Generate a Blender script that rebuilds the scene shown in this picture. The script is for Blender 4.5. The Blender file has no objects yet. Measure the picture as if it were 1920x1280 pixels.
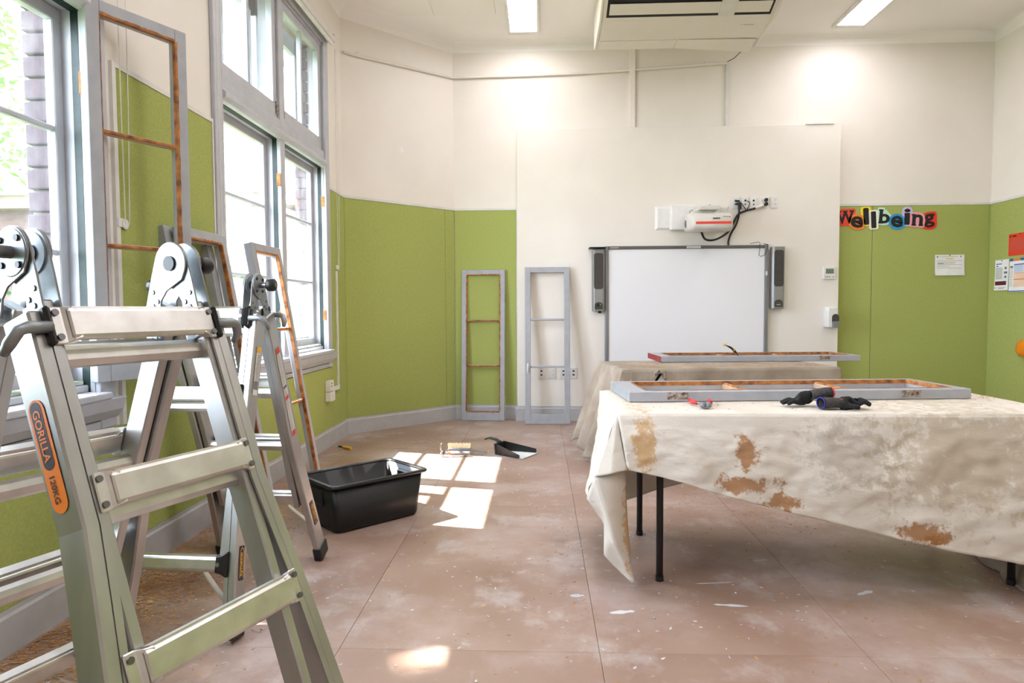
import bpy, bmesh, math, random
from mathutils import Vector, Matrix, noise
PI = math.pi
rnd = random.Random(7)
S = bpy.context.scene
COL = S.collection

# ------------------------------------------------------------------ camera
FPX, PITCH, YAW, ROLL, CAMH = 1263.56, 0.0472065, 0.0428642, -0.00542, 1.13
cam = bpy.data.objects.new('camera', bpy.data.cameras.new('camera'))
COL.objects.link(cam)
cam.data.sensor_width = 36.0
cam.data.lens = FPX / 1920 * 36.0
cam.data.clip_start = 0.05
cam.data.clip_end = 200
_r = Vector((math.cos(YAW), math.sin(YAW), 0)); _f = Vector((-math.sin(YAW), math.cos(YAW), 0)); _u = Vector((0, 0, 1))
_f2 = _f * math.cos(PITCH) - _u * math.sin(PITCH); _u2 = _u * math.cos(PITCH) + _f * math.sin(PITCH)
_r2 = _r * math.cos(ROLL) + _u2 * math.sin(ROLL); _u3 = _u2 * math.cos(ROLL) - _r * math.sin(ROLL)
_m = Matrix((_r2, _u3, -_f2)).transposed().to_4x4(); _m.translation = (0, 0, CAMH)
cam.matrix_world = _m
S.camera = cam

# ------------------------------------------------------------------ light and exposure
W = bpy.data.worlds.new('world'); S.world = W; W.use_nodes = True
bg = W.node_tree.nodes['Background']
bg.inputs['Color'].default_value = (0.74, 0.85, 1.0, 1)
bg.inputs['Strength'].default_value = 14.0
sun = bpy.data.objects.new('sun', bpy.data.lights.new('sun', 'SUN')); COL.objects.link(sun)
sun.data.energy = 30.0; sun.data.angle = math.radians(0.6); sun.data.color = (1.0, 0.95, 0.88)
sun.rotation_euler = Vector((1.0, -0.22, -1.42)).to_track_quat('-Z', 'Y').to_euler()
LAMP_STRENGTH = 12.8
for yc in (1.71, 4.61):
    pl = bpy.data.lights.new('window_portal', 'AREA'); pl.shape = 'RECTANGLE'; pl.size = 2.5; pl.size_y = 1.76; pl.cycles.is_portal = True
    po = bpy.data.objects.new('window_portal', pl); COL.objects.link(po); po.location = (-2.01, yc, 2.05); po.rotation_euler = (0, -math.pi / 2, 0)
S.view_settings.view_transform = 'Standard'
S.view_settings.look = 'None'
S.view_settings.gamma = 1.0
S.view_settings.use_curve_mapping = False
S.view_settings.exposure = 0.74

# ------------------------------------------------------------------ helpers
def lin(c):
    return tuple(((v / 255) / 12.92 if v / 255 <= 0.04045 else ((v / 255 + 0.055) / 1.055) ** 2.4) for v in c)

MATS = {}
def mat(name, c, c2=None, rough=0.5, metal=0.0, scale=6.0, detail=4.0, bump=0.0, bscale=60.0, spec=0.5, lo=0.35, hi=0.65, stretch=(1, 1, 1), coat=0.0):
    m = bpy.data.materials.new(name); m.use_nodes = True
    nt = m.node_tree; b = nt.nodes['Principled BSDF']
    b.inputs['Roughness'].default_value = rough; b.inputs['Metallic'].default_value = metal
    b.inputs['Specular IOR Level'].default_value = spec
    b.inputs['Coat Weight'].default_value = coat
    tc = nt.nodes.new('ShaderNodeTexCoord'); mp = nt.nodes.new('ShaderNodeMapping'); mp.inputs['Scale'].default_value = stretch
    nt.links.new(tc.outputs['Object'], mp.inputs['Vector'])
    a = (*lin(c), 1)
    if c2 is None: c2 = tuple(max(0, v * 0.94) for v in c)
    n = nt.nodes.new('ShaderNodeTexNoise'); n.inputs['Scale'].default_value = scale; n.inputs['Detail'].default_value = detail
    nt.links.new(mp.outputs['Vector'], n.inputs['Vector'])
    r = nt.nodes.new('ShaderNodeValToRGB'); r.color_ramp.elements[0].position = lo; r.color_ramp.elements[1].position = hi
    r.color_ramp.elements[0].color = a; r.color_ramp.elements[1].color = (*lin(c2), 1)
    nt.links.new(n.outputs['Fac'], r.inputs['Fac']); nt.links.new(r.outputs['Color'], b.inputs['Base Color'])
    if bump > 0:
        n2 = nt.nodes.new('ShaderNodeTexNoise'); n2.inputs['Scale'].default_value = bscale; n2.inputs['Detail'].default_value = 3
        nt.links.new(mp.outputs['Vector'], n2.inputs['Vector'])
        bp = nt.nodes.new('ShaderNodeBump'); bp.inputs['Strength'].default_value = bump; bp.inputs['Distance'].default_value = 0.004
        nt.links.new(n2.outputs['Fac'], bp.inputs['Height']); nt.links.new(bp.outputs['Normal'], b.inputs['Normal'])
    MATS[name] = m
    return m

def emit(name, c, s):
    m = bpy.data.materials.new(name); m.use_nodes = True; nt = m.node_tree
    b = nt.nodes['Principled BSDF']; b.inputs['Base Color'].default_value = (*lin(c), 1)
    b.inputs['Emission Color'].default_value = (*lin(c), 1); b.inputs['Emission Strength'].default_value = s
    MATS[name] = m; return m

class MB:
    """collects shapes; build() links them as one mesh object"""
    def __init__(s): s.v = []; s.f = []
    def add(s, vs, fs):
        o = len(s.v); s.v += [Vector(v) for v in vs]; s.f += [tuple(i + o for i in f) for f in fs]; return s
    def box(s, x0, x1, y0, y1, z0, z1):
        x0, x1 = min(x0, x1), max(x0, x1); y0, y1 = min(y0, y1), max(y0, y1); z0, z1 = min(z0, z1), max(z0, z1)
        return s.add([(x0, y0, z0), (x1, y0, z0), (x1, y1, z0), (x0, y1, z0), (x0, y0, z1), (x1, y0, z1), (x1, y1, z1), (x0, y1, z1)],
                     [(0, 3, 2, 1), (4, 5, 6, 7), (0, 1, 5, 4), (1, 2, 6, 5), (2, 3, 7, 6), (3, 0, 4, 7)])
    def hexa(s, p):  # 8 points ordered like box
        return s.add(p, [(0, 3, 2, 1), (4, 5, 6, 7), (0, 1, 5, 4), (1, 2, 6, 5), (2, 3, 7, 6), (3, 0, 4, 7)])
    def loft(s, rings, cap=True, close=True):
        n = len(rings[0]); vs = [q for r in rings for q in r]; fs = []
        for k in range(len(rings) - 1):
            for i in range(n if close else n - 1):
                j = (i + 1) % n
                fs.append((k * n + i, k * n + j, (k + 1) * n + j, (k + 1) * n + i))
        if cap and close:
            fs.append(tuple(reversed(range(n)))); fs.append(tuple(range((len(rings) - 1) * n, len(rings) * n)))
        return s.add(vs, fs)
    def bar(s, p, q, w, h, up=(0, 0, 1)):
        p = Vector(p); q = Vector(q); d = (q - p).normalized(); up = Vector(up)
        a = d.cross(up).normalized(); b = a.cross(d).normalized()
        ring = lambda c: [c - a * w / 2 - b * h / 2, c + a * w / 2 - b * h / 2, c + a * w / 2 + b * h / 2, c - a * w / 2 + b * h / 2]
        return s.loft([ring(p), ring(q)])
    def tube(s, pts, r, seg=8, cap=True):
        pts = [Vector(p) for p in pts]; rs = r if isinstance(r, (list, tuple)) else [r] * len(pts)
        rings = []; prev = None
        for i, p in enumerate(pts):
            d = (pts[min(i + 1, len(pts) - 1)] - pts[max(i - 1, 0)])
            if d.length < 1e-9: d = Vector((0, 0, 1))
            d.normalize()
            if prev is None:
                a = d.cross(Vector((0, 0, 1)))
                if a.length < 1e-3: a = d.cross(Vector((1, 0, 0)))
            else:
                a = prev - d * prev.dot(d)
            a.normalize(); prev = a; b = d.cross(a)
            rings.append([p + (a * math.cos(2 * PI * k / seg) + b * math.sin(2 * PI * k / seg)) * rs[i] for k in range(seg)])
        return s.loft(rings, cap)
    def disc(s, c, axis, r, h, seg=20):
        c = Vector(c); ax = Vector(axis).normalized()
        return s.tube([c - ax * h / 2, c + ax * h / 2], r, seg)
    def lathe(s, c, axis, prof, seg=20):
        c = Vector(c); ax = Vector(axis).normalized()
        return s.tube([c + ax * z for r, z in prof], [r for r, z in prof], seg)
    def prism(s, poly, o, e1, e2, e3, h):
        """2D poly in plane (o,e1,e2), extruded along e3 by h"""
        o = Vector(o); e1 = Vector(e1); e2 = Vector(e2); e3 = Vector(e3)
        a = [o + e1 * x + e2 * y for x, y in poly]; b = [q + e3 * h for q in a]
        return s.loft([a, b])
    def build(s, name, m, parent=None, origin=None, smooth=False, bevel=0.0, seg=1, kind=None, solid=0.0, sub=0):
        o3 = Vector(origin) if origin is not None else Vector((0, 0, 0))
        me = bpy.data.meshes.new(name); me.from_pydata([tuple(v - o3) for v in s.v], [], s.f)
        bm = bmesh.new(); bm.from_mesh(me)
        if len(s.f) < 20000: bmesh.ops.recalc_face_normals(bm, faces=bm.faces)
        bm.to_mesh(me); bm.free()
        if smooth: me.polygons.foreach_set('use_smooth', [True] * len(me.polygons))
        o = bpy.data.objects.new(name, me); COL.objects.link(o)
        if origin is not None: o.location = o3
        if m is not None: me.materials.append(MATS[m] if isinstance(m, str) else m)
        if solid:
            md = o.modifiers.new('solid', 'SOLIDIFY'); md.thickness = solid; md.offset = 0
        if sub:
            md = o.modifiers.new('sub', 'SUBSURF'); md.levels = sub; md.render_levels = sub
        if bevel:
            md = o.modifiers.new('bevel', 'BEVEL'); md.width = bevel; md.segments = seg; md.limit_method = 'ANGLE'
        if parent: o.parent = parent
        if kind: o['kind'] = kind
        return o

def tag(o, label, cat=None, group=None, kind=None):
    o['label'] = label
    if cat: o['category'] = cat
    if group: o['group'] = group
    if kind: o['kind'] = kind
    return o
def thing(name, label, cat, loc=(0, 0, 0), rz=0.0, group=None, rot=None):
    o = bpy.data.objects.new(name, None); COL.objects.link(o); o.empty_display_size = 0.05
    o.location = loc; o.rotation_euler = rot if rot else (0, 0, rz)
    return tag(o, label, cat, group)
def struct(o, label=None):
    o['kind'] = 'structure'
    if label: o['label'] = label
    return o
def sempty(name, label, loc=(0, 0, 0)):
    o = bpy.data.objects.new(name, None); COL.objects.link(o); o.location = loc
    return struct(o, label)
def dup(root, loc, rot, label, group=None):
    r = root.copy(); COL.objects.link(r); r.location = loc; r.rotation_euler = rot; r['label'] = label
    if group: r['group'] = group
    for ch in list(root.children):
        c = ch.copy(); COL.objects.link(c); c.parent = r
        for g in list(ch.children):
            d = g.copy(); COL.objects.link(d); d.parent = c
    return r
def piece(src, name, loc, parent, rot=None, scale=None):
    c = src.copy(); COL.objects.link(c); c.name = name; c.location = loc; c.parent = parent
    if rot: c.rotation_euler = rot
    if scale: c.scale = scale
    return c

_tc = {}
def text2d(txt, offset=0.0, shear=0.0):
    k = (txt, offset, shear)
    if k not in _tc:
        cu = bpy.data.curves.new('t', 'FONT'); cu.body = txt; cu.size = 1.0; cu.offset = offset; cu.resolution_u = 3; cu.shear = shear
        ob = bpy.data.objects.new('t', cu); COL.objects.link(ob)
        bpy.context.view_layer.update()
        ev = ob.evaluated_get(bpy.context.evaluated_depsgraph_get()); me = ev.to_mesh()
        vs = [(v.co.x, v.co.y) for v in me.vertices]; fs = [tuple(p.vertices) for p in me.polygons]
        ev.to_mesh_clear(); bpy.data.objects.remove(ob); bpy.data.curves.remove(cu)
        _tc[k] = (vs, fs)
    return _tc[k]
def text(mb, txt, o, ex, ey, w=None, h=None, offset=0.0, lift=0.0):
    """places txt with its bounding box lower-left at o, fitted to w (and h)"""
    vs, fs = text2d(txt, offset)
    x0 = min(v[0] for v in vs); x1 = max(v[0] for v in vs); y0 = min(v[1] for v in vs); y1 = max(v[1] for v in vs)
    sx = w / (x1 - x0) if w else h / (y1 - y0); sy = h / (y1 - y0) if h else sx
    o = Vector(o); ex = Vector(ex); ey = Vector(ey); n = ex.cross(ey) * lift
    mb.add([o + ex * (v[0] - x0) * sx + ey * (v[1] - y0) * sy + n for v in vs], fs)
    return mb

# ------------------------------------------------------------------ materials
mat('wall_paint', (233, 227, 217), (229, 222, 212), rough=0.55, scale=2.0, bump=0.12, bscale=220)
mat('ceiling_paint', (246, 243, 239), (243, 240, 236), rough=0.7, scale=1.5, bump=0.05, bscale=200)
mat('pinboard', (172, 180, 104), (161, 170, 94), rough=0.9, scale=90, detail=6, bump=0.5, bscale=420, spec=0.2)
mat('white_trim', (222, 220, 214), rough=0.45)
mat('grey_gloss', (188, 187, 187), (180, 179, 180), rough=0.35, scale=12, bump=0.06, bscale=60)
mat('sash_grey', (168, 169, 173), (158, 160, 165), rough=0.4, scale=14, bump=0.08, bscale=90)
mat('window_grey', (188, 189, 195), (179, 181, 188), rough=0.38, scale=10, bump=0.1, bscale=70)
mat('raw_wood', (196, 128, 66), (112, 66, 34), rough=0.75, scale=22, detail=6, bump=0.5, bscale=160)
mat('old_putty', (196, 150, 104), (170, 164, 158), rough=0.8, scale=30, bump=0.5, bscale=160)
mat('dark_green', (14, 44, 38), (8, 26, 24), rough=0.5, scale=30)
mat('flaked_green', (150, 172, 146), (226, 224, 212), rough=0.6, scale=24)
mat('aluminium', (194, 194, 193), (172, 172, 171), rough=0.36, metal=0.92, scale=9, bump=0.03, bscale=40, stretch=(1, 1, 0.3))
mat('rung_aluminium', (222, 220, 216), (200, 197, 192), rough=0.34, metal=0.9, scale=14)
mat('cast_aluminium', (158, 162, 165), (138, 143, 147), rough=0.45, metal=0.85, scale=30)
mat('black_plastic', (13, 13, 14), (20, 20, 21), rough=0.4, scale=20)
mat('bin_black', (5, 5, 6), (9, 9, 10), rough=0.42, scale=8)
mat('black_metal', (15, 13, 14), rough=0.4)
mat('rivet_steel', (120, 120, 122), rough=0.35, metal=0.9)
mat('orange_label', (232, 126, 14), (224, 112, 8), rough=0.45)
mat('black_print', (16, 14, 14), rough=0.55)
mat('navy_label', (34, 34, 66), rough=0.45)
mat('yellow_print', (240, 178, 34), rough=0.5)
mat('paper_white', (240, 240, 238), rough=0.6)
mat('label_white', (226, 222, 214), rough=0.5)
mat('red_print', (206, 62, 48), rough=0.5)
mat('grey_print', (120, 122, 126), rough=0.6)
mat('blue_print', (60, 104, 168), rough=0.6)
mat('pale_blue_print', (190, 204, 226), rough=0.6)
mat('orange_print', (228, 132, 66), rough=0.6)
mat('pale_orange_print', (240, 208, 180), rough=0.6)
mat('green_print', (64, 128, 84), rough=0.6)
mat('highlight_yellow', (238, 214, 40), rough=0.6)
mat('red_paper', (226, 62, 36), rough=0.6)
mat('maroon_print', (96, 24, 48), rough=0.6)
mat('plastic_white', (232, 230, 225), rough=0.35)
mat('plastic_cream', (226, 219, 208), (224, 217, 206), rough=0.4)
mat('projector_white', (214, 209, 200), rough=0.35)
mat('board_white', (232, 232, 234), (232, 232, 234), rough=0.22)
mat('frame_grey', (138, 138, 140), rough=0.4, metal=0.4)
mat('frame_dark', (104, 99, 95), rough=0.45, metal=0.3)
mat('speaker_grey', (150, 150, 146), rough=0.4, metal=0.4)
mat('speaker_mesh', (62, 56, 52), (74, 68, 62), rough=0.8, scale=300)
mat('lcd', (112, 122, 106), rough=0.25)
mat('clear_grey', (150, 152, 156), rough=0.15)
mat('cable_black', (18, 17, 17), rough=0.5)
mat('led_green', (90, 220, 60), rough=0.4)
mat('wood_shaving', (222, 184, 134), (160, 108, 62), rough=0.8, scale=3)
mat('sawdust', (176, 128, 78), (136, 94, 56), rough=0.95, scale=60, bump=0.8, bscale=200)
mat('paint_flake', (222, 220, 214), (186, 188, 192), rough=0.6, scale=3)
mat('canvas_dark', (138, 124, 108), (166, 153, 137), rough=0.95, scale=5, detail=6, bump=0.5, bscale=40)
mat('rope', (140, 134, 124), rough=0.9)
mat('bristle', (250, 240, 212), (240, 222, 182), rough=0.9, scale=40)
mat('tool_grey', (120, 122, 126), rough=0.4)
mat('tool_steel', (150, 150, 152), rough=0.3, metal=0.9)
mat('tool_orange', (238, 116, 40), rough=0.45)
mat('tool_red', (206, 46, 44), rough=0.4)
mat('tool_yellow', (240, 188, 30), rough=0.45)
mat('handle_wood', (222, 190, 148), (206, 168, 120), rough=0.6, scale=20)
mat('glove_black', (11, 11, 12), (20, 19, 20), rough=0.85, scale=80, bump=0.6, bscale=300)
mat('glove_grey', (72, 68, 65), (48, 45, 43), rough=0.95, scale=160, bump=0.6, bscale=300)
mat('glove_blue', (40, 34, 120), rough=0.8)
mat('red_end', (150, 48, 44), (126, 40, 38), rough=0.7)
mat('brown_rust', (84, 58, 42), (180, 170, 158), rough=0.8, scale=60)
mat('orange_plastic', (240, 138, 26), rough=0.4)
mat('brick_purple', (86, 70, 76), (66, 52, 58), rough=0.9, scale=14, bump=0.5, bscale=60)
mat('brick_brown', (92, 72, 66), (74, 56, 50), rough=0.9, scale=9, bump=0.5, bscale=60)
mat('mortar', (130, 120, 110), rough=0.95, bump=0.4)
mat('grass', (74, 96, 44), (96, 106, 56), rough=0.95, scale=4)
mat('leaf_green', (70, 108, 36), (44, 80, 24), rough=0.6, scale=3)
mat('leaf_pale', (100, 132, 60), (74, 106, 44), rough=0.6, scale=3)
mat('blade_green', (72, 116, 48), (96, 134, 76), rough=0.45, scale=5)
mat('bark', (110, 92, 76), rough=0.9)
mat('gutter_white', (176, 182, 188), rough=0.5)
mat('fascia_brown', (128, 112, 98), rough=0.7)
mat('roof_tile', (140, 120, 112), rough=0.8)
mat('letter_black', (20, 17, 18), rough=0.6)
for n_, c_ in dict(card_red=(232, 66, 50), card_orange=(240, 132, 46), card_yellow=(246, 214, 30), card_cream=(240, 236, 220), card_mint=(190, 224, 200), card_blue=(34, 150, 214), card_lilac=(200, 184, 220), card_pink=(240, 156, 170), card_scarlet=(226, 46, 30)).items():
    mat(n_, c_, c_, rough=0.6)
emit('lamp_panel', (252, 246, 255), LAMP_STRENGTH)

def glass_mat(name, dirt, tint=(1, 1, 1)):
    m = bpy.data.materials.new(name); m.use_nodes = True; nt = m.node_tree
    nt.nodes.remove(nt.nodes['Principled BSDF']); out = nt.nodes['Material Output']
    tr = nt.nodes.new('ShaderNodeBsdfTransparent'); tr.inputs['Color'].default_value = (*tint, 1)
    gl = nt.nodes.new('ShaderNodeBsdfGlossy'); gl.inputs['Roughness'].default_value = 0.03
    lw = nt.nodes.new('ShaderNodeLayerWeight'); pw_ = nt.nodes.new('ShaderNodeMath'); pw_.operation = 'POWER'; pw_.inputs[1].default_value = 4.0
    nt.links.new(lw.outputs['Facing'], pw_.inputs[0]); fr = nt.nodes.new('ShaderNodeMapRange'); fr.inputs['To Min'].default_value = 0.03; fr.inputs['To Max'].default_value = 0.6
    nt.links.new(pw_.outputs[0], fr.inputs['Value'])
    mx = nt.nodes.new('ShaderNodeMixShader'); nt.links.new(fr.outputs[0], mx.inputs['Fac'])
    nt.links.new(tr.outputs[0], mx.inputs[1]); nt.links.new(gl.outputs[0], mx.inputs[2])
    tl = nt.nodes.new('ShaderNodeBsdfTranslucent'); tl.inputs['Color'].default_value = (0.85, 0.87, 0.9, 1)
    tc = nt.nodes.new('ShaderNodeTexCoord'); n = nt.nodes.new('ShaderNodeTexNoise'); n.inputs['Scale'].default_value = 9; n.inputs['Detail'].default_value = 8
    nt.links.new(tc.outputs['Object'], n.inputs['Vector'])
    mr = nt.nodes.new('ShaderNodeMapRange'); mr.inputs['From Min'].default_value = 0.42; mr.inputs['From Max'].default_value = 0.75
    mr.inputs['To Min'].default_value = dirt * 0.3; mr.inputs['To Max'].default_value = dirt
    nt.links.new(n.outputs['Fac'], mr.inputs['Value'])
    mx2 = nt.nodes.new('ShaderNodeMixShader'); nt.links.new(mr.outputs[0], mx2.inputs['Fac'])
    nt.links.new(mx.outputs[0], mx2.inputs[1]); nt.links.new(tl.outputs[0], mx2.inputs[2])
    nt.links.new(mx2.outputs[0], out.inputs['Surface'])
    MATS[name] = m
glass_mat('glass_clean', 0.025)
glass_mat('glass_dirty', 0.08, (0.97, 0.98, 1.0))

def floor_mat():
    m = mat('hardboard', (164, 138, 122), (146, 116, 100), rough=0.38, scale=1.6, detail=8, bump=0.05, bscale=90)
    nt = m.node_tree; b = nt.nodes['Principled BSDF']
    ramp = [n for n in nt.nodes if n.type == 'VALTORGB'][0]
    geo = nt.nodes.new('ShaderNodeNewGeometry')
    def layer(prev, scale, lo, hi, col, strength, st=(1, 1, 1), detail=9):
        mp = nt.nodes.new('ShaderNodeMapping'); mp.inputs['Scale'].default_value = st; nt.links.new(geo.outputs['Position'], mp.inputs['Vector'])
        n = nt.nodes.new('ShaderNodeTexNoise'); n.inputs['Scale'].default_value = scale; n.inputs['Detail'].default_value = detail; n.inputs['Roughness'].default_value = 0.65
        nt.links.new(mp.outputs[0], n.inputs['Vector'])
        mr = nt.nodes.new('ShaderNodeMapRange'); mr.inputs['From Min'].default_value = lo; mr.inputs['From Max'].default_value = hi; mr.inputs['To Max'].default_value = strength
        nt.links.new(n.outputs['Fac'], mr.inputs['Value'])
        mx = nt.nodes.new('ShaderNodeMix'); mx.data_type = 'RGBA'
        nt.links.new(mr.outputs[0], mx.inputs['Factor']); nt.links.new(prev, mx.inputs['A']); mx.inputs['B'].default_value = (*lin(col), 1)
        return mx.outputs['Result']
    c = layer(ramp.outputs['Color'], 1.1, 0.48, 0.72, (196, 178, 172), 0.8)
    c = layer(c, 2.6, 0.54, 0.72, (206, 199, 196), 0.6, (1.25, 1.0, 1), 12)
    c = layer(c, 11, 0.62, 0.74, (216, 211, 208), 0.4, (0.8, 1.0, 1), 12)
    c = layer(c, 2.4, 0.60, 0.8, (108, 78, 64), 0.6)
    nt.links.new(c, b.inputs['Base Color'])
floor_mat()

def canvas_mat():
    m = mat('canvas', (220, 212, 199), (211, 202, 188), rough=0.95, scale=4, detail=7, bump=0.35, bscale=260, spec=0.15)
    nt = m.node_tree; b = nt.nodes['Principled BSDF']
    prev = [n for n in nt.nodes if n.type == 'VALTORGB'][0].outputs['Color']
    geo = nt.nodes.new('ShaderNodeNewGeometry')
    nz = nt.nodes.new('ShaderNodeTexNoise'); nz.inputs['Scale'].default_value = 21; nz.inputs['Detail'].default_value = 8; nz.inputs['Roughness'].default_value = 0.7
    nt.links.new(geo.outputs['Position'], nz.inputs['Vector'])
    # stains: centre (x, z) on the front hang, radii, colour, strength
    stains = [((0.80, 0.56), (0.05, 0.06), (158, 108, 58), 0.85), ((0.79, 0.45), (0.11, 0.035), (158, 108, 58), 0.85), ((0.93, 0.385), (0.06, 0.03), (158, 108, 58), 0.85),
              ((1.44, 0.27), (0.075, 0.045), (158, 108, 58), 0.85), ((1.50, 0.25), (0.06, 0.018), (158, 108, 58), 0.85), ((0.40, 0.60), (0.05, 0.11), (196, 152, 88), 0.75),
              ((0.36, 0.30), (0.035, 0.2), (196, 146, 74), 0.7), ((1.20, 0.56), (0.17, 0.12), (128, 118, 102), 0.28), ((1.65, 0.55), (0.35, 0.2), (178, 160, 128), 0.5)]
    sep = nt.nodes.new('ShaderNodeSeparateXYZ'); nt.links.new(geo.outputs['Position'], sep.inputs[0])
    def M(op, a, b_):
        n = nt.nodes.new('ShaderNodeMath'); n.operation = op
        for i, q in enumerate((a, b_)):
            if isinstance(q, (int, float)): n.inputs[i].default_value = q
            else: nt.links.new(q, n.inputs[i])
        return n.outputs[0]
    for (cx, cz), (rx, rz), col, st in stains:
        dx = M('DIVIDE', M('SUBTRACT', sep.outputs['X'], cx), rx); dz = M('DIVIDE', M('SUBTRACT', sep.outputs['Z'], cz), rz)
        d = M('SQRT', M('ADD', M('MULTIPLY', dx, dx), M('MULTIPLY', dz, dz)), 0)
        d = M('ADD', d, M('MULTIPLY', M('SUBTRACT', nz.outputs['Fac'], 0.5), 4.2))
        mr = nt.nodes.new('ShaderNodeMapRange'); mr.inputs['From Min'].default_value = 1.15; mr.inputs['From Max'].default_value = 0.7; mr.inputs['To Min'].default_value = 0; mr.inputs['To Max'].default_value = st
        nt.links.new(d, mr.inputs['Value'])
        mx = nt.nodes.new('ShaderNodeMix'); mx.data_type = 'RGBA'
        nt.links.new(mr.outputs[0], mx.inputs['Factor']); nt.links.new(prev, mx.inputs['A']); mx.inputs['B'].default_value = (*lin(col), 1)
        prev = mx.outputs['Result']
    nt.links.new(prev, b.inputs['Base Color'])
    # crumples
    cz = nt.nodes.new('ShaderNodeTexNoise'); cz.inputs['Scale'].default_value = 7; cz.inputs['Detail'].default_value = 4; cz.inputs['Distortion'].default_value = 0.5
    mp2 = nt.nodes.new('ShaderNodeMapping'); mp2.inputs['Rotation'].default_value = (0, .5, 0); mp2.inputs['Scale'].default_value = (1, 1, 2.2)
    nt.links.new(geo.outputs['Position'], mp2.inputs['Vector']); nt.links.new(mp2.outputs[0], cz.inputs['Vector'])
    bp = [n for n in nt.nodes if n.type == 'BUMP'][0]; bp2 = nt.nodes.new('ShaderNodeBump'); bp2.inputs['Strength'].default_value = 0.4; bp2.inputs['Distance'].default_value = 0.02
    nt.links.new(cz.outputs['Fac'], bp2.inputs['Height']); nt.links.new(bp.outputs['Normal'], bp2.inputs['Normal']); nt.links.new(bp2.outputs['Normal'], b.inputs['Normal'])
canvas_mat()

# ------------------------------------------------------------------ room
XL, XR, YB, YF, ZC, ZD = -1.7757, 4.4627, 6.9333, -2.4, 3.82, 2.144
CH = 0.8888
XO = -2.0          # outer face of the left wall
WIN = {1: (0.82, 2.60), 2: (3.72, 5.50)}
ZS0, ZS1 = 0.78, 3.30   # window opening

floor = struct(MB().box(-2.2, XR + .2, YF - .2, YB + .2, -0.12, -0.012).build('floor', 'fascia_brown'), 'brown hardboard sheet floor strewn with shavings')
xj = [-1.90 if i == 0 else -0.678 + 0.868 * (i - 2) for i in range(9)]; xj[1] = -1.546; xj[-1] = XR + .1
yj = [-2.5, -1.1, 0.54, 2.18, 3.83, 5.47, 7.05]
for i in range(len(xj) - 1):
    for j in range(len(yj) - 1):
        x0, x1, y0, y1 = xj[i], xj[i + 1], yj[j], yj[j + 1]
        MB().box(x0 + .0007, x1 - .0007, y0 + .0007, y1 - .0007, -0.012, 0).build('floor_sheet', 'hardboard', floor, origin=((x0 + x1) / 2, (y0 + y1) / 2, 0), bevel=.0007)

for k, (x, y, L, w, a, sd) in enumerate(((.71, 2.76, .16, .010, .12, 1), (.72, 2.55, .13, .022, -.1, 2), (.30, 2.48, .10, .035, .2, 3), (1.28, 2.68, .09, .03, .5, 4), (.14, 2.62, .06, .03, .1, 5), (.98, 3.02, .07, .018, .3, 6))):
    r2 = random.Random(sd); top = []; bot = []
    for i in range(9):
        f = i / 8 * 2 - 1; ww = w * (1 - f * f) ** .5 * r2.uniform(.5, 1.1) + .001
        for lst, sg in ((top, 1), (bot, -1)): lst.append((x + f * L / 2 * math.cos(a) - sg * ww / 2 * math.sin(a), y + f * L / 2 * math.sin(a) + sg * ww / 2 * math.cos(a), .0008))
    MB().add(top + bot[::-1], [tuple(range(18))]).build('paint_smear', 'paint_flake', floor)
wl = MB()
def wallseg(y0, y1, z0, z1): wl.box(XO + .112, XL, y0, y1, z0, z1)
wallseg(YF, WIN[1][0], 0, ZC); wallseg(WIN[1][1], WIN[2][0], 0, ZC); wallseg(WIN[2][1], YB - CH + .1, 0, ZC)
for k in (1, 2):
    wallseg(*WIN[k], 0, ZS0); wallseg(*WIN[k], ZS1, ZC)
wall_left = struct(wl.build('wall_left', 'wall_paint'), 'cream wall with green pinboard and two tall windows')
# outer brick skin of the left wall, with real bricks where the window reveals show them
bs = MB()
def skin(y0, y1, z0, z1): bs.box(XO, XO + .112, y0, y1, z0, z1)
RV = {1: (0.86, 2.58), 2: (3.76, 5.48)}
skin(YF, RV[1][0], -.3, 4); skin(RV[1][1] + .02, RV[2][0], -.3, 4); skin(RV[2][1] + .02, 6.3, -.3, 4)
for k in (1, 2): skin(RV[k][0], RV[k][1] + .02, -.3, .74); skin(RV[k][0], RV[k][1] + .02, 3.32, 4)
bs.build('brick_skin', 'mortar', wall_left)
bsrc = None
for k in (1, 2):
    for i in range(30):
        z = .745 + i * .0865
        if bsrc is None:
            bsrc = MB().box(-.055, .055, -.012, .03, 0, .0755).build('brick', 'brick_purple', wall_left, bevel=.004); bsrc.location = (XO + .054, RV[k][1] + .004, z)
        else:
            piece(bsrc, 'brick', (XO + .054 + rnd.uniform(-.002, .002), RV[k][1] + .004 + rnd.uniform(-.003, .003), z), wall_left)
ca = (XL, YB - CH); cb = (XL + CH, YB)
wc = MB().hexa([(ca[0], ca[1], 0), (cb[0], cb[1], 0), (cb[0] - .2, cb[1] + .2, 0), (ca[0] - .2, ca[1] + .2, 0), (ca[0], ca[1], ZC), (cb[0], cb[1], ZC), (cb[0] - .2, cb[1] + .2, ZC), (ca[0] - .2, ca[1] + .2, ZC)])
wall_corner = struct(wc.build('wall_corner', 'wall_paint'), 'angled cream wall across the corner')
wall_back = struct(MB().box(XL + CH - .1, XR + .2, YB, YB + .2, 0, ZC).build('wall_back', 'wall_paint'), 'cream back wall')
wall_right = struct(MB().box(XR, XR + .2, YF, YB + .1, 0, ZC).build('wall_right', 'wall_paint'), 'cream wall with green pinboard at right')
wall_front = struct(MB().box(-2.2, XR + .2, YF - .2, YF, 0, ZC).build('wall_front', 'wall_paint'), 'cream wall behind the viewer')
YP = 6.83
PX0, PX1 = -0.236, 2.95
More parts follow.
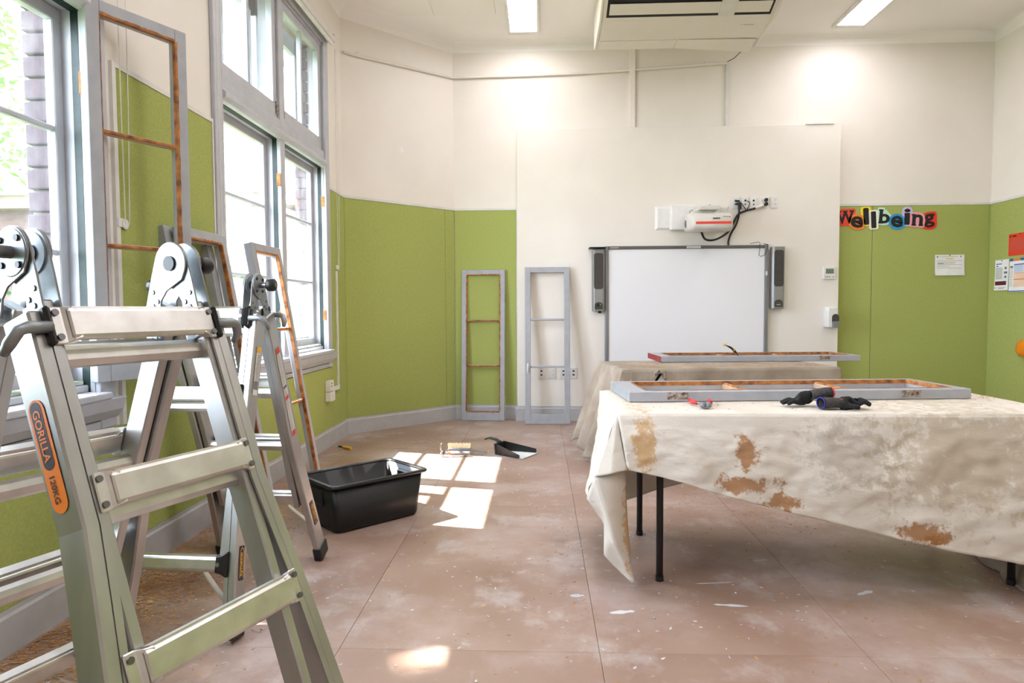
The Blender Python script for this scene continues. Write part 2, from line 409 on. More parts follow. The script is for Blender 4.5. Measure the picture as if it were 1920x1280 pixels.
pw = struct(MB().box(PX0, PX1, YP, YB, 0, 2.93).build('wall_boxed_panel', 'wall_paint', bevel=.003), 'boxed-out cream wall panel behind the whiteboard')
MB().box(2.61, 2.88, YP - .012, YP + .03, 2.93, 2.938).build('clip_bar', 'plastic_white', pw)
MB().prism([(0, 0), (.11, 0), (.09, .012), (.02, .016)], (2.67, YP - .008, 2.938), (1, 0, 0), (0, 0, 1), (0, 1, 0), .02).build('clip', 'plastic_white', pw)
ceiling = struct(MB().box(-2.3, XR + .3, YF - .2, YB + .2, ZC, ZC + .1).build('ceiling', 'ceiling_paint'), 'white ceiling with coved edge')
# cove
def cove(name, p, q, inward, m0=0.0, m1=0.0):
    p = Vector((*p, 0)); q = Vector((*q, 0)); n = Vector((*inward, 0)).normalized(); d = (q - p).normalized(); mb = MB(); h = .0913; w = .10
    prof = [(0, ZC - h)] + [(w - w * math.cos(a), ZC - h + h * math.sin(a)) for a in [i * PI / 2 / 6 for i in range(1, 7)]] + [(0, ZC + .01)]
    mb.loft([[p + n * a - d * m0 * a + Vector((0, 0, z)) for a, z in prof], [q + n * a + d * m1 * a + Vector((0, 0, z)) for a, z in prof]])
    return struct(mb.build(name, 'ceiling_paint'), 'white coved cornice where wall meets ceiling')
t8 = math.tan(PI / 8)
cove('trim_1', (XL, YF), (XL, YB - CH), (1, 0), 0, -t8); cove('trim_2', ca, cb, (1, -1), -t8, -t8)
cove('trim_3', (XL + CH, YB), (XR, YB), (0, -1), -t8, -1); cove('trim_4', (XR, YF), (XR, YB), (-1, 0), 0, -1)

# acoustic panels in the ceiling
am = mat('acoustic_tile', (244, 240, 235), (243, 239, 234), rough=0.8)
nt = am.node_tree; tc = nt.nodes.new('ShaderNodeTexCoord'); vo = nt.nodes.new('ShaderNodeTexVoronoi'); vo.inputs['Scale'].default_value = 40; vo.inputs['Randomness'].default_value = 0
nt.links.new(tc.outputs['Object'], vo.inputs['Vector'])
mr = nt.nodes.new('ShaderNodeMapRange'); mr.inputs['From Min'].default_value = .14; mr.inputs['From Max'].default_value = .2
nt.links.new(vo.outputs['Distance'], mr.inputs['Value'])
mx = nt.nodes.new('ShaderNodeMix'); mx.data_type = 'RGBA'; mx.inputs['A'].default_value = (*lin((206, 200, 193)), 1)
nt.links.new(mr.outputs[0], mx.inputs['Factor'])
nt.links.new([n for n in nt.nodes if n.type == 'VALTORGB'][0].outputs['Color'], mx.inputs['B']); nt.links.new(mx.outputs['Result'], nt.nodes['Principled BSDF'].inputs['Base Color'])
for x0, x1 in ((-1.52, -0.965), (-0.955, -0.40)):
    for y0, y1 in ((3.1, 4.29), (4.30, 5.49), (5.50, 6.25)):
        if x0 < -1.4 and y0 > 5.4:
            MB().prism([(x0, y0), (x1, y0), (x1, y1), (x0 + .25, y1), (x0, y1 - .25)], (0, 0, ZC - .008), (1, 0, 0), (0, 1, 0), (0, 0, 1), .008).build('acoustic_panel', 'acoustic_tile', ceiling, bevel=.002)
        else:
            MB().box(x0, x1, y0, y1, ZC - .008, ZC).build('acoustic_panel', 'acoustic_tile', ceiling, bevel=.002)

# pinboards
def panel_x(y0, y1, z0, z1): MB().box(XL, XL + .012, y0 + .001, y1 - .001, z0, z1).build('pinboard_panel', 'pinboard', wall_left, bevel=.002)
def panel_y(x0, x1, z0, z1, y, par): MB().box(x0 + .001, x1 - .001, y - .012, y, z0, z1).build('pinboard_panel', 'pinboard', par, bevel=.002)
ZB = .15
panel_x(2.775, 3.60, ZB, ZD); panel_x(5.62, 5.83, ZB, ZD); panel_x(5.83, YB - CH - .004, ZB, ZD)
panel_x(-1.2, .70, ZB, ZD)
for a, b in ((.70, 1.7), (1.7, 2.775), (3.60, 4.6), (4.6, 5.62)): panel_x(a, b, ZB, .655)
MB().box(XL, XL + .016, 2.75, 2.775, .655, ZD + .02).build('trim_strip', 'white_trim', wall_left)
MB().box(XL, XL + .016, 3.60, 3.615, .655, ZD + .02).build('trim_strip', 'white_trim', wall_left)
MB().box(XL, XL + .016, 5.605, 5.62, .655, ZD + .02).build('trim_strip', 'white_trim', wall_left)
for a, b in ((2.775, 3.60), (5.62, YB - CH), (-1.2, .7)): MB().box(XL, XL + .016, a, b, ZD, ZD + .022).build('trim_strip', 'white_trim', wall_left)
dc = Vector((1, 1, 0)).normalized(); nc = Vector((1, -1, 0)).normalized(); LC = CH * math.sqrt(2)
def chbox(s0, s1, z0, z1, t):
    o = Vector((ca[0], ca[1], 0)); P = lambda s, n, z: o + dc * s + nc * n + Vector((0, 0, z))
    return MB().hexa([P(s0, t, z0), P(s1, t, z0), P(s1, 0, z0), P(s0, 0, z0), P(s0, t, z1), P(s1, t, z1), P(s1, 0, z1), P(s0, 0, z1)])
chbox(.006, LC - .125, ZB, ZD, .012).build('pinboard_panel', 'pinboard', wall_corner, bevel=.002)
chbox(LC - .122, LC - .006, ZB, ZD, .010).build('pinboard_panel', 'pinboard', wall_corner, bevel=.002)
chbox(.006, LC - .006, ZD, ZD + .022, .016).build('trim_strip', 'white_trim', wall_corner)
panel_y(XL + CH + .005, PX0 - .012, ZB, ZD, YB, wall_back)
MB().box(PX0 - .012, PX0, YB - .018, YB, ZB, ZD + .022).build('trim_strip', 'white_trim', wall_back)
panel_y(PX1, 3.31, ZB, ZD, YB, wall_back); panel_y(3.313, XR - .005, ZB, ZD, YB, wall_back)
for a, b in ((XL + CH, PX0), (PX1, XR)): MB().box(a, b, YB - .016, YB, ZD, ZD + .022).build('trim_strip', 'white_trim', wall_back)
for a, b in ((5.0, YB - .014), (3.8, 4.997), (2.6, 3.797), (1.4, 2.597), (.2, 1.397)): MB().box(XR - .012, XR, a, b, ZB, ZD).build('pinboard_panel', 'pinboard', wall_right, bevel=.002)
MB().box(XR - .016, XR, .2, YB - .016, ZD, ZD + .022).build('trim_strip', 'white_trim', wall_right)
# chipped plaster on the angled wall
mk = chbox(.0, .0, 0, 0, 0)
o_ = Vector((ca[0], ca[1], 0)) + nc * .0015
MB().add([o_ + dc * (.62 + .05 * math.cos(a) * q) + Vector((0, 0, 2.66 + .03 * math.sin(a) * q)) + nc * .002 for a, q in [(i * PI / 4, 0.6 + .5 * ((i * 37) % 5) / 5) for i in range(8)]], [tuple(range(8))]).build('plaster_chip', 'paper_white', wall_corner)

# baseboards
def bboard(name, p, q, inward, label):
    p = Vector((*p, 0)); q = Vector((*q, 0)); n = Vector((*inward, 0)).normalized()
    prof = [(0, 0), (.02, 0), (.02, .125), (.014, .135), (.014, .15), (0, .15)]
    return struct(MB().loft([[p + n * a + Vector((0, 0, z)) for a, z in prof], [q + n * a + Vector((0, 0, z)) for a, z in prof]]).build(name, 'grey_gloss'), label)
bboard('baseboard_left', (XL, YF), (XL, YB - CH + .008), (1, 0), 'grey baseboard along the window wall')
bboard('baseboard_corner', ca, cb, (1, -1), 'grey baseboard on the angled wall')
bboard('baseboard_back', (XL + CH - .008, YB), (PX0 - .02, YB), (0, -1), 'grey baseboard under the small green panel')
bboard('baseboard_panel', (PX0 - .02, YP), (PX1, YP), (0, -1), 'grey baseboard along the boxed wall panel')
bboard('baseboard_far', (PX1, YB), (XR, YB), (0, -1), 'grey baseboard under the far green pinboard')
bboard('baseboard_right', (XR, YF), (XR, YB), (-1, 0), 'grey baseboard along the right wall')

# ------------------------------------------------------------------ windows
def make_window(k):
    y0, y1 = WIN[k]; ym = (y0 + y1) / 2; mh = .04; zt0, zt1 = 2.30, 2.43; zsill = .84
    root = sempty('window_%d' % k, 'tall grey-painted window with fixed lower lights and upper lights, ' + ('nearest the viewer' if k == 1 else 'nearer the angled wall'), (XL, ym, 0))
    O = Vector((XL, ym, 0))
    def B(mb, name, m, par=root, **kw):
        mb.v = [v - O for v in mb.v]
        return mb.build(name, m, par, **kw)
    # casing boards on the wall face
    B(MB().box(XL, XL + .024, y0 - .10, y0, .66, ZS1 + .10), 'casing', 'window_grey', bevel=.006, seg=2)
    B(MB().box(XL, XL + .024, y1, y1 + .10, .66, ZS1 + .10), 'casing', 'window_grey', bevel=.006, seg=2)
    B(MB().box(XL, XL + .026, y0, y1, ZS1, ZS1 + .10), 'casing', 'window_grey', bevel=.006, seg=2)
    # sill
    B(MB().box(-1.90, XL + .075, y0 - .0, y1 + .0, .785, .812), 'sill', 'window_grey', bevel=.006, seg=2)
    B(MB().box(-1.90, -1.80, y0, y1, .812, zsill), 'sill_step', 'window_grey', bevel=.004)
    B(MB().prism([(0, .70), (.03, .70), (.055, .735), (.07, .785), (0, .785)], (XL, y0 - .10, 0), (1, 0, 0), (0, 0, 1), (0, 1, 0), y1 - y0 + .2), 'apron', 'window_grey', bevel=.004)
    B(MB().box(XL, XL + .02, y0 - .1, y1 + .1, .662, .694), 'apron_strip', 'window_grey', bevel=.003)
    # linings
    B(MB().box(-1.905, XL + .002, y0 - .02, y0 + .002, .79, ZS1), 'jamb', 'window_grey')
    B(MB().box(-1.905, XL + .002, y1 - .002, y1 + .02, .79, ZS1), 'jamb', 'window_grey')
    B(MB().box(-1.905, XL + .002, y0, y1, ZS1 - .025, ZS1 + .02), 'head', 'window_grey')
    B(MB().box(-1.905, XL + .012, ym - mh, ym + mh, .80, ZS1), 'mullion', 'window_grey', bevel=.006, seg=2)
    B(MB().prism([(-1.905, zt0), (-1.76, zt0), (-1.735, zt0 + .02), (-1.735, zt0 + .045), (-1.765, zt0 + .07), (-1.765, zt1), (-1.905, zt1)], (0, y0, 0), (1, 0, 0), (0, 0, 1), (0, 1, 0), y1 - y0), 'transom_bar', 'window_grey', bevel=.004)
    for a, b in ((y0, ym - mh), (ym + mh, y1)):
        # unpainted green stop line around the bay
        B(MB().box(-1.822, -1.792, b - .0035, b, zsill - .03, zt0), 'stop_line', 'dark_green')
        B(MB().box(-1.822, -1.792, a, a + .0035, zsill - .03, zt0), 'stop_line', 'dark_green')
        B(MB().box(-1.825, -1.79, a, b, zt0 - .004, zt0), 'stop_line', 'dark_green')
        B(MB().box(-1.842, -1.812, a + .01, b - .01, zsill, zsill + .018), 'bottom_bead', 'flaked_green', bevel=.004)
        # lower fixed sash
        X0, X1 = -1.90, -1.862; st = .048
        sash = B(MB().box(X0, X1, a, b, zsill, zsill + .07), 'sash_bottom_rail', 'window_grey', bevel=.004)
        B(MB().box(X0, X1, a, b, zt0 - .05, zt0), 'sash_top_rail', 'window_grey', bevel=.004)
        B(MB().box(X0, X1, a, a + st, zsill + .07, zt0 - .05), 'sash_stile', 'window_grey', bevel=.004)
        B(MB().box(X0, X1, b - st, b, zsill + .07, zt0 - .05), 'sash_stile', 'window_grey', bevel=.004)
        zz = [zsill + .07, 1.36, 1.835, zt0 - .05]
        for z in zz[1:3]: B(MB().box(X0 + .004, X1 - .002, a + st, b - st, z - .011, z + .011), 'muntin', 'window_grey', bevel=.005)
        for i in range(3): B(MB().box(-1.884, -1.880, a + st, b - st, zz[i] + .01, zz[i + 1] - .01), 'pane', 'glass_dirty' if k == 2 and i < 2 else 'glass_clean')
        # upper casement light
        X0, X1 = -1.825, -1.782; za, zb = zt1, ZS1 - .025
        B(MB().box(X0, X1, a + .004, b - .004, za + .004, za + .10), 'light_bottom_rail', 'window_grey', bevel=.004)
        B(MB().box(X0, X1, a + .004, b - .004, zb - .06, zb), 'light_top_rail', 'window_grey', bevel=.004)
        B(MB().box(X0, X1, a + .004, a + .06, za + .10, zb - .06), 'light_stile', 'window_grey', bevel=.004)
        B(MB().box(X0, X1, b - .06, b - .004, za + .10, zb - .06), 'light_stile', 'window_grey', bevel=.004)
        c = (a + b) / 2
        B(MB().box(X0 + .004, X1 - .003, c - .012, c + .012, za + .10, zb - .06), 'light_muntin', 'window_grey', bevel=.005)
        for p, q in ((a + .06, c - .012), (c + .012, b - .06)): B(MB().box(-1.806, -1.802, p, q, za + .10, zb - .06), 'pane', 'glass_clean')
        # outer light frame
        B(MB().box(-1.985, -1.95, c - .015, c + .015, za, zb), 'outer_bar', 'gutter_white'); B(MB().box(-1.985, -1.95, b - .12, b, za, zb), 'outer_stile', 'gutter_white')
        B(MB().box(-1.985, -1.95, a, a + .05, za, zb), 'outer_stile', 'gutter_white'); B(MB().box(-1.985, -1.95, a, b, zb - .12, zb), 'outer_rail', 'gutter_white')
        # hinges of the upper light
        yh = b - .02 if b < ym else a + .02
        B(MB().box(X1, X1 + .010, yh - .011, yh + .011, za + .03, za + .11), 'hinge', 'brown_rust', bevel=.002)
        # bare timber where casement hinges were let in
        ys = b if b < ym or True else a
        for z in (1.05, 1.98): B(MB().box(-1.795, -1.768, ys - .0045, ys + .001, z, z + .085), 'hinge_scar', 'raw_wood')
    # far side rendered reveal packing
    return root
win1 = make_window(1); win2 = make_window(2)

# roller blinds with chains
def blind(k, chains, label):
    y0, y1 = WIN[k]
    t = thing('roller_blind', label, 'blind', (XL + .07, (y0 + y1) / 2, 3.36), group=None)
    L = (y1 - y0) / 2 + .09
    MB().tube([(0, -L, 0), (0, L, 0)], .027, 20).build('rolled_fabric', 'plastic_white', t, smooth=True, bevel=.003)
    for s in (-1, 1): MB().box(-.07, .02, s * L - .004 if s > 0 else -L - .004, s * L + .004 if s > 0 else -L + .004, -.03, .04).build('bracket', 'plastic_white', t)
    MB().box(-.012, .012, -L + .02, L - .02, -.055, -.03).build('bottom_rail', 'plastic_white', t, bevel=.004)
    for yc, zb in chains:
        yl = yc - (y0 + y1) / 2
        m = MB()
        top = 0.0
        for s in (0, 1):
            pts = []
            for i in range(40):
                f = i / 39; z = (zb - 3.36) * f
                off = (.012 + .03 * math.sin(f * PI * .9)) * (1 if s else -.3)
                pts.append((-.045 if True else 0, yl + off, z))
            m.tube(pts, .0022, 5)
        m.build('bead_chain', 'plastic_white', t)
        MB().disc((-.052, yl, zb - 3.36), (1, 0, 0), .022, .012, 20).build('tensioner', 'plastic_white', t, bevel=.002)
        MB().box(-.07, -.05, yl - .045, yl - .01, zb - 3.36 - .014, zb - 3.36 + .022).build('tensioner_bracket', 'plastic_white', t)
    return t
blind(1, [(2.80, 1.50)], 'white rolled-up blind over the nearest window with hanging bead chain')
blind(2, [(3.665, 1.49), (5.80, 1.50)], 'white rolled-up blind over the far window')

# ------------------------------------------------------------------ casement sashes (3 panes, stripped)
SW, SH, ST = .445, 1.54, .045
def make_sash(name, label, w=SW, h=SH, raw=True, group=None, red=False, mortise=(), hinge_side=1, left=1.0):
    """local: x across, z up, front face at y=0 and back at y=+ST"""
    t = thing(name, label, 'window sash', group=group)
    sw = .055; tr = .055; br = .095
    def P(mb, n, m='sash_grey', **kw): return mb.build(n, m, t, **kw)
    P(MB().box(0, sw, 0, ST, 0, h), 'stile', bevel=.003); P(MB().box(w - sw, w, 0, ST, 0, h), 'stile', bevel=.003)
    P(MB().box(sw, w - sw, .0004, ST - .0004, h - tr, h - .0004), 'top_rail', bevel=.002); P(MB().box(sw, w - sw, .0004, ST - .0004, .0004, br), 'bottom_rail', bevel=.002)
    ph = (h - tr - br) / 3
    for i in (1, 2):
        z = br + ph * i
        P(MB().box(sw, w - sw, .012, ST - .006, z - .010, z + .010), 'muntin', 'old_putty' if raw else 'sash_grey', bevel=.004)
        if raw: P(MB().box(sw, w - sw, .004, .014, z - .006, z + .006), 'bare_muntin_edge', 'raw_wood', bevel=.002)
    if raw:  # bare rebates on the front face
        r2 = random.Random(17)
        def edge(p, q, dirx, dirz, k=1.0):
            pts = []; n = 26
            a = []; b = []
            for i in range(n + 1):
                f = i / n; x = p[0] + (q[0] - p[0]) * f; z = p[1] + (q[1] - p[1]) * f; o = (.010 + r2.uniform(-.002, .0025)) * k
                a.append((x, -.0012, z)); b.append((x - dirx * o, -.0012, z - dirz * o))
            m = MB()
            for i in range(n):
                m.add([a[i], a[i + 1], b[i + 1], b[i]], [(0, 1, 2, 3)])
            c = [(x + dirx * .001, y_, z + dirz * .001) for (x, y_, z) in a]; d = [(x, .018, z) for (x, y_, z) in c]
            for i in range(n): m.add([c[i], c[i + 1], d[i + 1], d[i]], [(0, 1, 2, 3)])
            m.build('bare_rebate', 'raw_wood', t)
        edge((sw, br), (sw, h - tr), 1, 0, left); edge((w - sw, br), (w - sw, h - tr), -1, 0)
        edge((sw, br), (w - sw, br), 0, 1); edge((sw, h - tr), (w - sw, h - tr), 0, -1)
    if red: P(MB().box(.0, w, .001, ST - .001, -.002, 0), 'red_primed_end', 'red_end')
    xs = -.0015 if hinge_side < 0 else w + .0015
    for z in mortise: P(MB().box(min(xs, xs + .002 * -hinge_side), max(xs, xs + .002 * -hinge_side), .004, .034, z, z + .09), 'hinge_mortise', 'brown_rust')
    return t
def place(t, origin, ex, ez):
    """origin = local (0,0,0); ex = local x dir; ez = local z dir"""
    ex = Vector(ex).normalized(); ez = Vector(ez); ez = (ez - ex * ez.dot(ex)).normalized(); ey = ez.cross(ex)
    M = Matrix((ex, ey, ez)).transposed().to_4x4(); M.translation = Vector(origin)
    t.matrix_world = M
# leaning on the green panel of the back wall
def lean(t, b0, b1, topxy, h=SH):
    b0 = Vector((*b0, 0.002)); b1 = Vector((*b1, 0.002)); ex = (b1 - b0).normalized()
    ht = math.sqrt(max(.01, h * h - topxy * topxy)); inward = Vector((-ex.y, ex.x, 0))
    place(t, b0, ex, inward * topxy + Vector((0, 0, ht)))
s1 = make_sash('window_sash', 'stripped grey sash with bare orange edges leaning on the small green panel', mortise=(.25, 1.2)); lean(s1, (-.815, 6.815), (-.37, 6.785), .10)
s2 = make_sash('window_sash', 'fully grey painted sash leaning on the cream wall beside the green panel', raw=False, h=1.56); lean(s2, (-.157, 6.60), (.285, 6.60), .165, 1.56)
MB().box(.018, .036, -.008, 0, .52, .60).build('latch', 'plastic_white', s2, bevel=.003)
MB().tube([(.027, -.008, .56), (.027, -.02, .56), (.027, -.02, .50)], .005, 6).build('latch_lever', 'plastic_white', s2)
# leaning by window 2 (seen from the room side; local x runs along +Y)
s3 = make_sash('window_sash', 'stripped sash leaning under the far window behind the ladder', left=.15)
place(s3, (-1.43, 3.86, .012), (0.0, 1, 0), (-.25, 0, 1.52))
s4 = make_sash('window_sash', 'front one of two stripped sashes leaning on the green wall between windows', left=.15); place(s4, (-1.42, 3.10, .014), (0, 1, 0), (-.260, 0, 1.515))
s5 = make_sash('window_sash', 'rear one of two sashes leaning on the green wall between windows', raw=False); place(s5, (-1.475, 3.06, .014), (0, 1, 0), (-.265, 0, 1.52))
# opened casement still hung on window 1
ang = math.radians(26.7)
s6 = make_sash('casement_sash', 'stripped casement still hinged to the nearest window, swung open into the room', w=.43, h=1.50, left=.2)
place(s6, (-1.747, 2.575, .850), (math.sin(ang), math.cos(ang), 0), (0, 0, 1))
# on the tables (lying, front face up): local z runs along the table, y -> down
def lie(t, corner, dirv, z, flip=False):
    d = Vector((*dirv, 0)).normalized(); perp = Vector((-d.y, d.x, 0))
    # ex = perp, ez = d, ey = ez x ex = d x perp = +Z  -> front face (y=0) is at the bottom; flip so y=0 is on top
    if not flip: ex = -perp; o = Vector((*corner, z + ST)) + perp * SW
    else: ex = perp; o = Vector((*corner, z))
    place(t, o, ex, d)
TZ = .722
s7 = make_sash('window_sash', 'stripped sash lying on the front table with pliers and gloves beside it', hinge_side=1, mortise=(.17, 1.22)); lie(s7, (.385, 2.955), (1.55, .125), TZ)
s8 = make_sash('window_sash', 'stripped sash with red primed end lying on the rear table', red=True, mortise=(1.22,)); lie(s8, (.915, 5.18), (1.5, .09), TZ)

# ------------------------------------------------------------------ ladders
def make_ladder(label, loc, rz, hz, thf, thb, brand, hw, flare):
    t = thing('folding_ladder', label, 'ladder', loc, rz)
    gor = brand == 'orange'
    RT = (.147, .440, .733, 1.026) if gor else (.135, .428, .719, 1.012)
    def fl(tt):
        for (a, p), (b, q) in zip(flare, flare[1:]):
            if tt <= b: return p + (q - p) * max(0, tt - a) / (b - a)
        return flare[-1][1]
    def Q(s, a, tt, n=0.0):
        th = thf if s > 0 else thb
        return Vector((a, -s * (tt * math.sin(th) + n * math.cos(th)), hz - tt * math.cos(th) + n * math.sin(th)))
    def boxp(mb, s, a0, a1, t0, t1, n0, n1):
        mb.hexa([Q(s, a0, t1, n0), Q(s, a1, t1, n0), Q(s, a1, t1, n1), Q(s, a0, t1, n1), Q(s, a0, t0, n0), Q(s, a1, t0, n0), Q(s, a1, t0, n1), Q(s, a0, t0, n1)]); return mb
    for s in (1, -1):
        th = thf if s > 0 else thb; tf = (hz - .0) / math.cos(th); tend = tf - .05
        for e in (-1, 1):
            # inner rail, straight
            boxp(MB(), s, e * (hw - .024), e * (hw - .001), .095, 1.02, -.026, .028).build('inner_rail', 'aluminium', t, bevel=.003)
            # outer rail: straight then flared
            m = MB(); rings = []
            for tt, off in [(q, fl(q)) for q in (.118, flare[1][0], flare[2][0], flare[3][0], tend)]:
                a0 = e * (hw + .001 + off); a1 = e * (hw + .030 + off)
                rings.append([Q(s, a0, tt, -.036), Q(s, a1, tt, -.036), Q(s, a1, tt, .036), Q(s, a0, tt, .036)])
            m.loft(rings); m.build('outer_rail', 'aluminium', t, bevel=.004)
            # lips of the channel, wrapping the inner rail at front
            m = MB(); rings = []
            for tt, off in [(q, fl(q)) for q in (.118, flare[1][0], flare[2][0], flare[3][0], tend)]:
                a0 = e * (hw - .012 + off); a1 = e * (hw + .002 + off)
                rings.append([Q(s, a0, tt, .0295), Q(s, a1, tt, .0295), Q(s, a1, tt, .0355), Q(s, a0, tt, .0355)])
            m.loft(rings); m.build('rail_lip', 'aluminium', t)
            # rubber foot
            a0 = e * (hw - .004 + fl(tend)); a1 = e * (hw + .036 + fl(tend))
            if gor or s > 0 or e > 0 or True:
                boxp(MB(), s, min(a0, a1), max(a0, a1), tend - .03, tf - .012, -.042, .044).build('rubber_foot', 'black_plastic', t, bevel=.008, seg=2)
            # hinge arms: two cast plates clasping the inner rail, swelling into the hinge boss
            r = .046; poly = []
            for i in range(15):
                a = PI * i / 14; poly.append((-r * math.cos(a), r * math.sin(a)))
            poly += [(.044, -.05), (.040, -.10), (.036, -.172), (-.016, -.172), (-.002, -.085), (-.010, -.060), (-.044, -.022)]
            e1 = Vector((0, -s * math.cos(th), math.sin(th))); e2 = Vector((0, s * math.sin(th), math.cos(th)))
            for k, (xo, dk) in enumerate(((hw + .0000, 1), (hw - .0300, -1))):
                x = xo + (.0045 * dk if s < 0 else 0)
                arm = MB().prism(poly, (e * x, 0, hz), e1, e2, (e, 0, 0), .004).build('hinge_arm', 'cast_aluminium', t, bevel=.0015)
                m = MB(); xr = x + (.0046 if dk > 0 else -.0006)
                for (pn, pt) in ((.008, .090), (.028, .076), (.018, .104), (-.002, .122), (.028, .124), (-.004, .152), (.022, .152)):
                    c = Q(s, 0, pt, pn); c.x = e * xr; m.disc(c, (1, 0, 0), .0052, .0025, 10)
                m.build('rivets', 'rivet_steel', arm, kind='stuff')
            # J lock through outer rail at the top rung
            m = MB(); tl = RT[0] + .004; c0 = Q(s, e * (hw + .004), tl, .044); c1 = Q(s, e * (hw + .042), tl, .046)
            c2 = Q(s, e * (hw + .056), tl + .004, .044); c3 = Q(s, e * (hw + .066), tl + .022, .030); c4 = Q(s, e * (hw + .068), tl + .034, .012)
            m.tube([c0, c1, c2, c3, c4], [.0105, .0105, .0105, .010, .007], 12)
            m.build('lock_handle', 'cast_aluminium', t, smooth=True)
            boxp(MB(), s, min(e * (hw - .002), e * (hw + .011)), max(e * (hw - .002), e * (hw + .011)), RT[0] - .034, RT[0] + .036, .030, .050).build('lock_block', 'black_plastic', t, bevel=.005)
        # rungs
        for i, rt in enumerate(RT):
            off = fl(rt)
            L = hw + (-.002 if gor else .004) + off
            if gor:
                prof = [(-.022, .036), (.022, .036), (.030, .058), (.024, .066), (-.024, .066), (-.030, .058)]
            else:
                prof = [(-.024, .034), (.024, .034), (.026, .062), (.018, .068), (-.018, .068), (-.026, .062)]
            rings = []
            for f in (-.86, .86): rings.append([Q(s, f * L, rt + a, n - .012) for a, n in prof])
            MB().loft(rings).build('rung', 'rung_aluminium', t, bevel=.003)
            # a rib along the tread
            boxp(MB(), s, -.8 * L, .8 * L, rt - .031, rt - .022, .03, .05).build('tread_rib', 'rung_aluminium', t)
            # inner section rung, behind
            if i < 3 or True:
                tt = rt + (.045, .036, -.004, 0)[i]
                rings = [[Q(s, f * (hw - .024), tt + .021 * math.sin(a), -.004 + .017 * math.cos(a)) for a in [PI / 4 + PI / 2 * q + dq for q in range(4) for dq in (-.35, .35)]] for f in (-1, 1)]
                if i < 3: MB().loft(rings).build('inner_rung', 'rung_aluminium', t, smooth=False)
            # flattened riveted brackets or plastic connectors
            for e in (-1, 1):
                if gor:
                    rings = []
                    for f, hh, n0, n1 in ((.76, .028, .024, .054), (.84, .030, .028, .050), (.90, .034, .0365, .0415), (1.0, .034, .0365, .0415)):
                        rings.append([Q(s, e * f * L, rt - hh, n0), Q(s, e * f * L, rt + hh, n0), Q(s, e * f * L, rt + hh, n1), Q(s, e * f * L, rt - hh, n1)])
                    MB().loft(rings).build('rung_bracket', 'rung_aluminium', t, bevel=.003)
                    m = MB()
                    for dv in (-.022, .022): m.disc(Q(s, e * .955 * L, rt + dv, .042), Q(s, 0, 0, 1) - Q(s, 0, 0, 0), .006, .008, 10)
                    m.build('rung_rivets', 'rivet_steel', t, kind='stuff')
                else:
                    rings = []
                    for f, hh, n0, n1 in ((.80, .027, .020, .058), (.90, .030, .020, .060), (1.0, .045, .030, .050)):
                        rings.append([Q(s, e * f * L, rt - hh, n0), Q(s, e * f * L, rt + hh, n0), Q(s, e * f * L, rt + hh, n1), Q(s, e * f * L, rt - hh, n1)])
                    MB().loft(rings).build('rung_connector', 'black_plastic' if (s > 0 and i != 2) or e < 0 else 'rung_aluminium', t, bevel=.004)
                    MB().disc(Q(s, e * .86 * L, rt, .060), Q(s, 0, 0, 1) - Q(s, 0, 0, 0), .007, .006, 12).build('rung_bolt', 'tool_steel', t)
        # diagonal braces under the lowest rung
        for e in (-1, 1):
            MB().bar(Q(s, e * .11, RT[3] + .03, .02), Q(s, e * (hw + .012 + fl(RT[3] + .15)), RT[3] + .15, .02), .005, .022, (0, -s, 0)).build('brace', 'rung_aluminium', t)
    # hinge bosses, knobs
    for e in (-1, 1):
        MB().disc((e * (hw + .006), 0, hz), (1, 0, 0), .043, .008, 28).build('hinge_plate', 'cast_aluminium', t, bevel=.002)
        MB().disc((e * (hw - .028), 0, hz), (1, 0, 0), .040, .008, 28).build('hinge_plate', 'cast_aluminium', t, bevel=.002)
        MB().disc((e * (hw - .030), 0, hz), (1, 0, 0), .016, .016, 20).build('hinge_spring', 'black_metal', t)
        MB().disc((e * (hw + .024), 0, hz), (1, 0, 0), .011, .036, 16).build('hinge_pin', 'tool_steel', t, smooth=False)
        k = MB().lathe((e * (hw + .040), 0, hz), (e, 0, 0), [(q * (.8 if gor else 1), z) for q, z in ((.0, 0), (.021, .001), (.0235, .006), (.0235, .026), (.020, .031), (.0, .032))], 22).build('hinge_knob', 'black_plastic', t, smooth=True)
        MB().disc((e * (hw + .073), 0, hz), (1, 0, 0), .008, .003, 14).build('knob_cap', 'rivet_steel', k)
        m = MB()
        for a in (0.7, 2.3, 3.9, 5.5):
            m.disc((e * (hw + .011), .032 * math.cos(a), hz + .032 * math.sin(a)), (1, 0, 0), .006, .004, 10)
        m.build('hinge_holes', 'black_metal', t, kind='stuff')
    def webface(s, e, t0, t1, n0, n1, lift, mb, off0=0.0, off1=0.0):
        x = e * (hw + .0305 + lift)
        return mb.add([Q(s, x + e * off0, t0, n0), Q(s, x + e * off0, t0, n1), Q(s, x + e * off1, t1, n1), Q(s, x + e * off1, t1, n0)], [(0, 1, 2, 3)])
    if gor:
        # orange pill sticker on the near web of the front stile
        e = -1; x = -(hw + .0312); t0, t1, nr = .262, .455, .021; n_c = -.004
        pts = []
        for i in range(9): a = PI + PI * i / 8; pts.append((n_c + nr * math.cos(a), t0 + nr + nr * math.sin(a)))
        for i in range(9): a = PI * i / 8; pts.append((n_c + nr * math.cos(a), t1 - nr + nr * math.sin(a)))
        st = MB().add([Q(1, x, b, a) for a, b in pts], [tuple(range(len(pts)))]).build('sticker', 'orange_label', t)
        pts2 = [(n_c - .001 + (a - n_c) * .68, t0 + .004 + (b - t0) * .60) for a, b in pts]
        MB().add([Q(1, x - .0004, b, a) for a, b in pts2], [tuple(range(len(pts2)))]).build('sticker_panel', 'black_print', st)
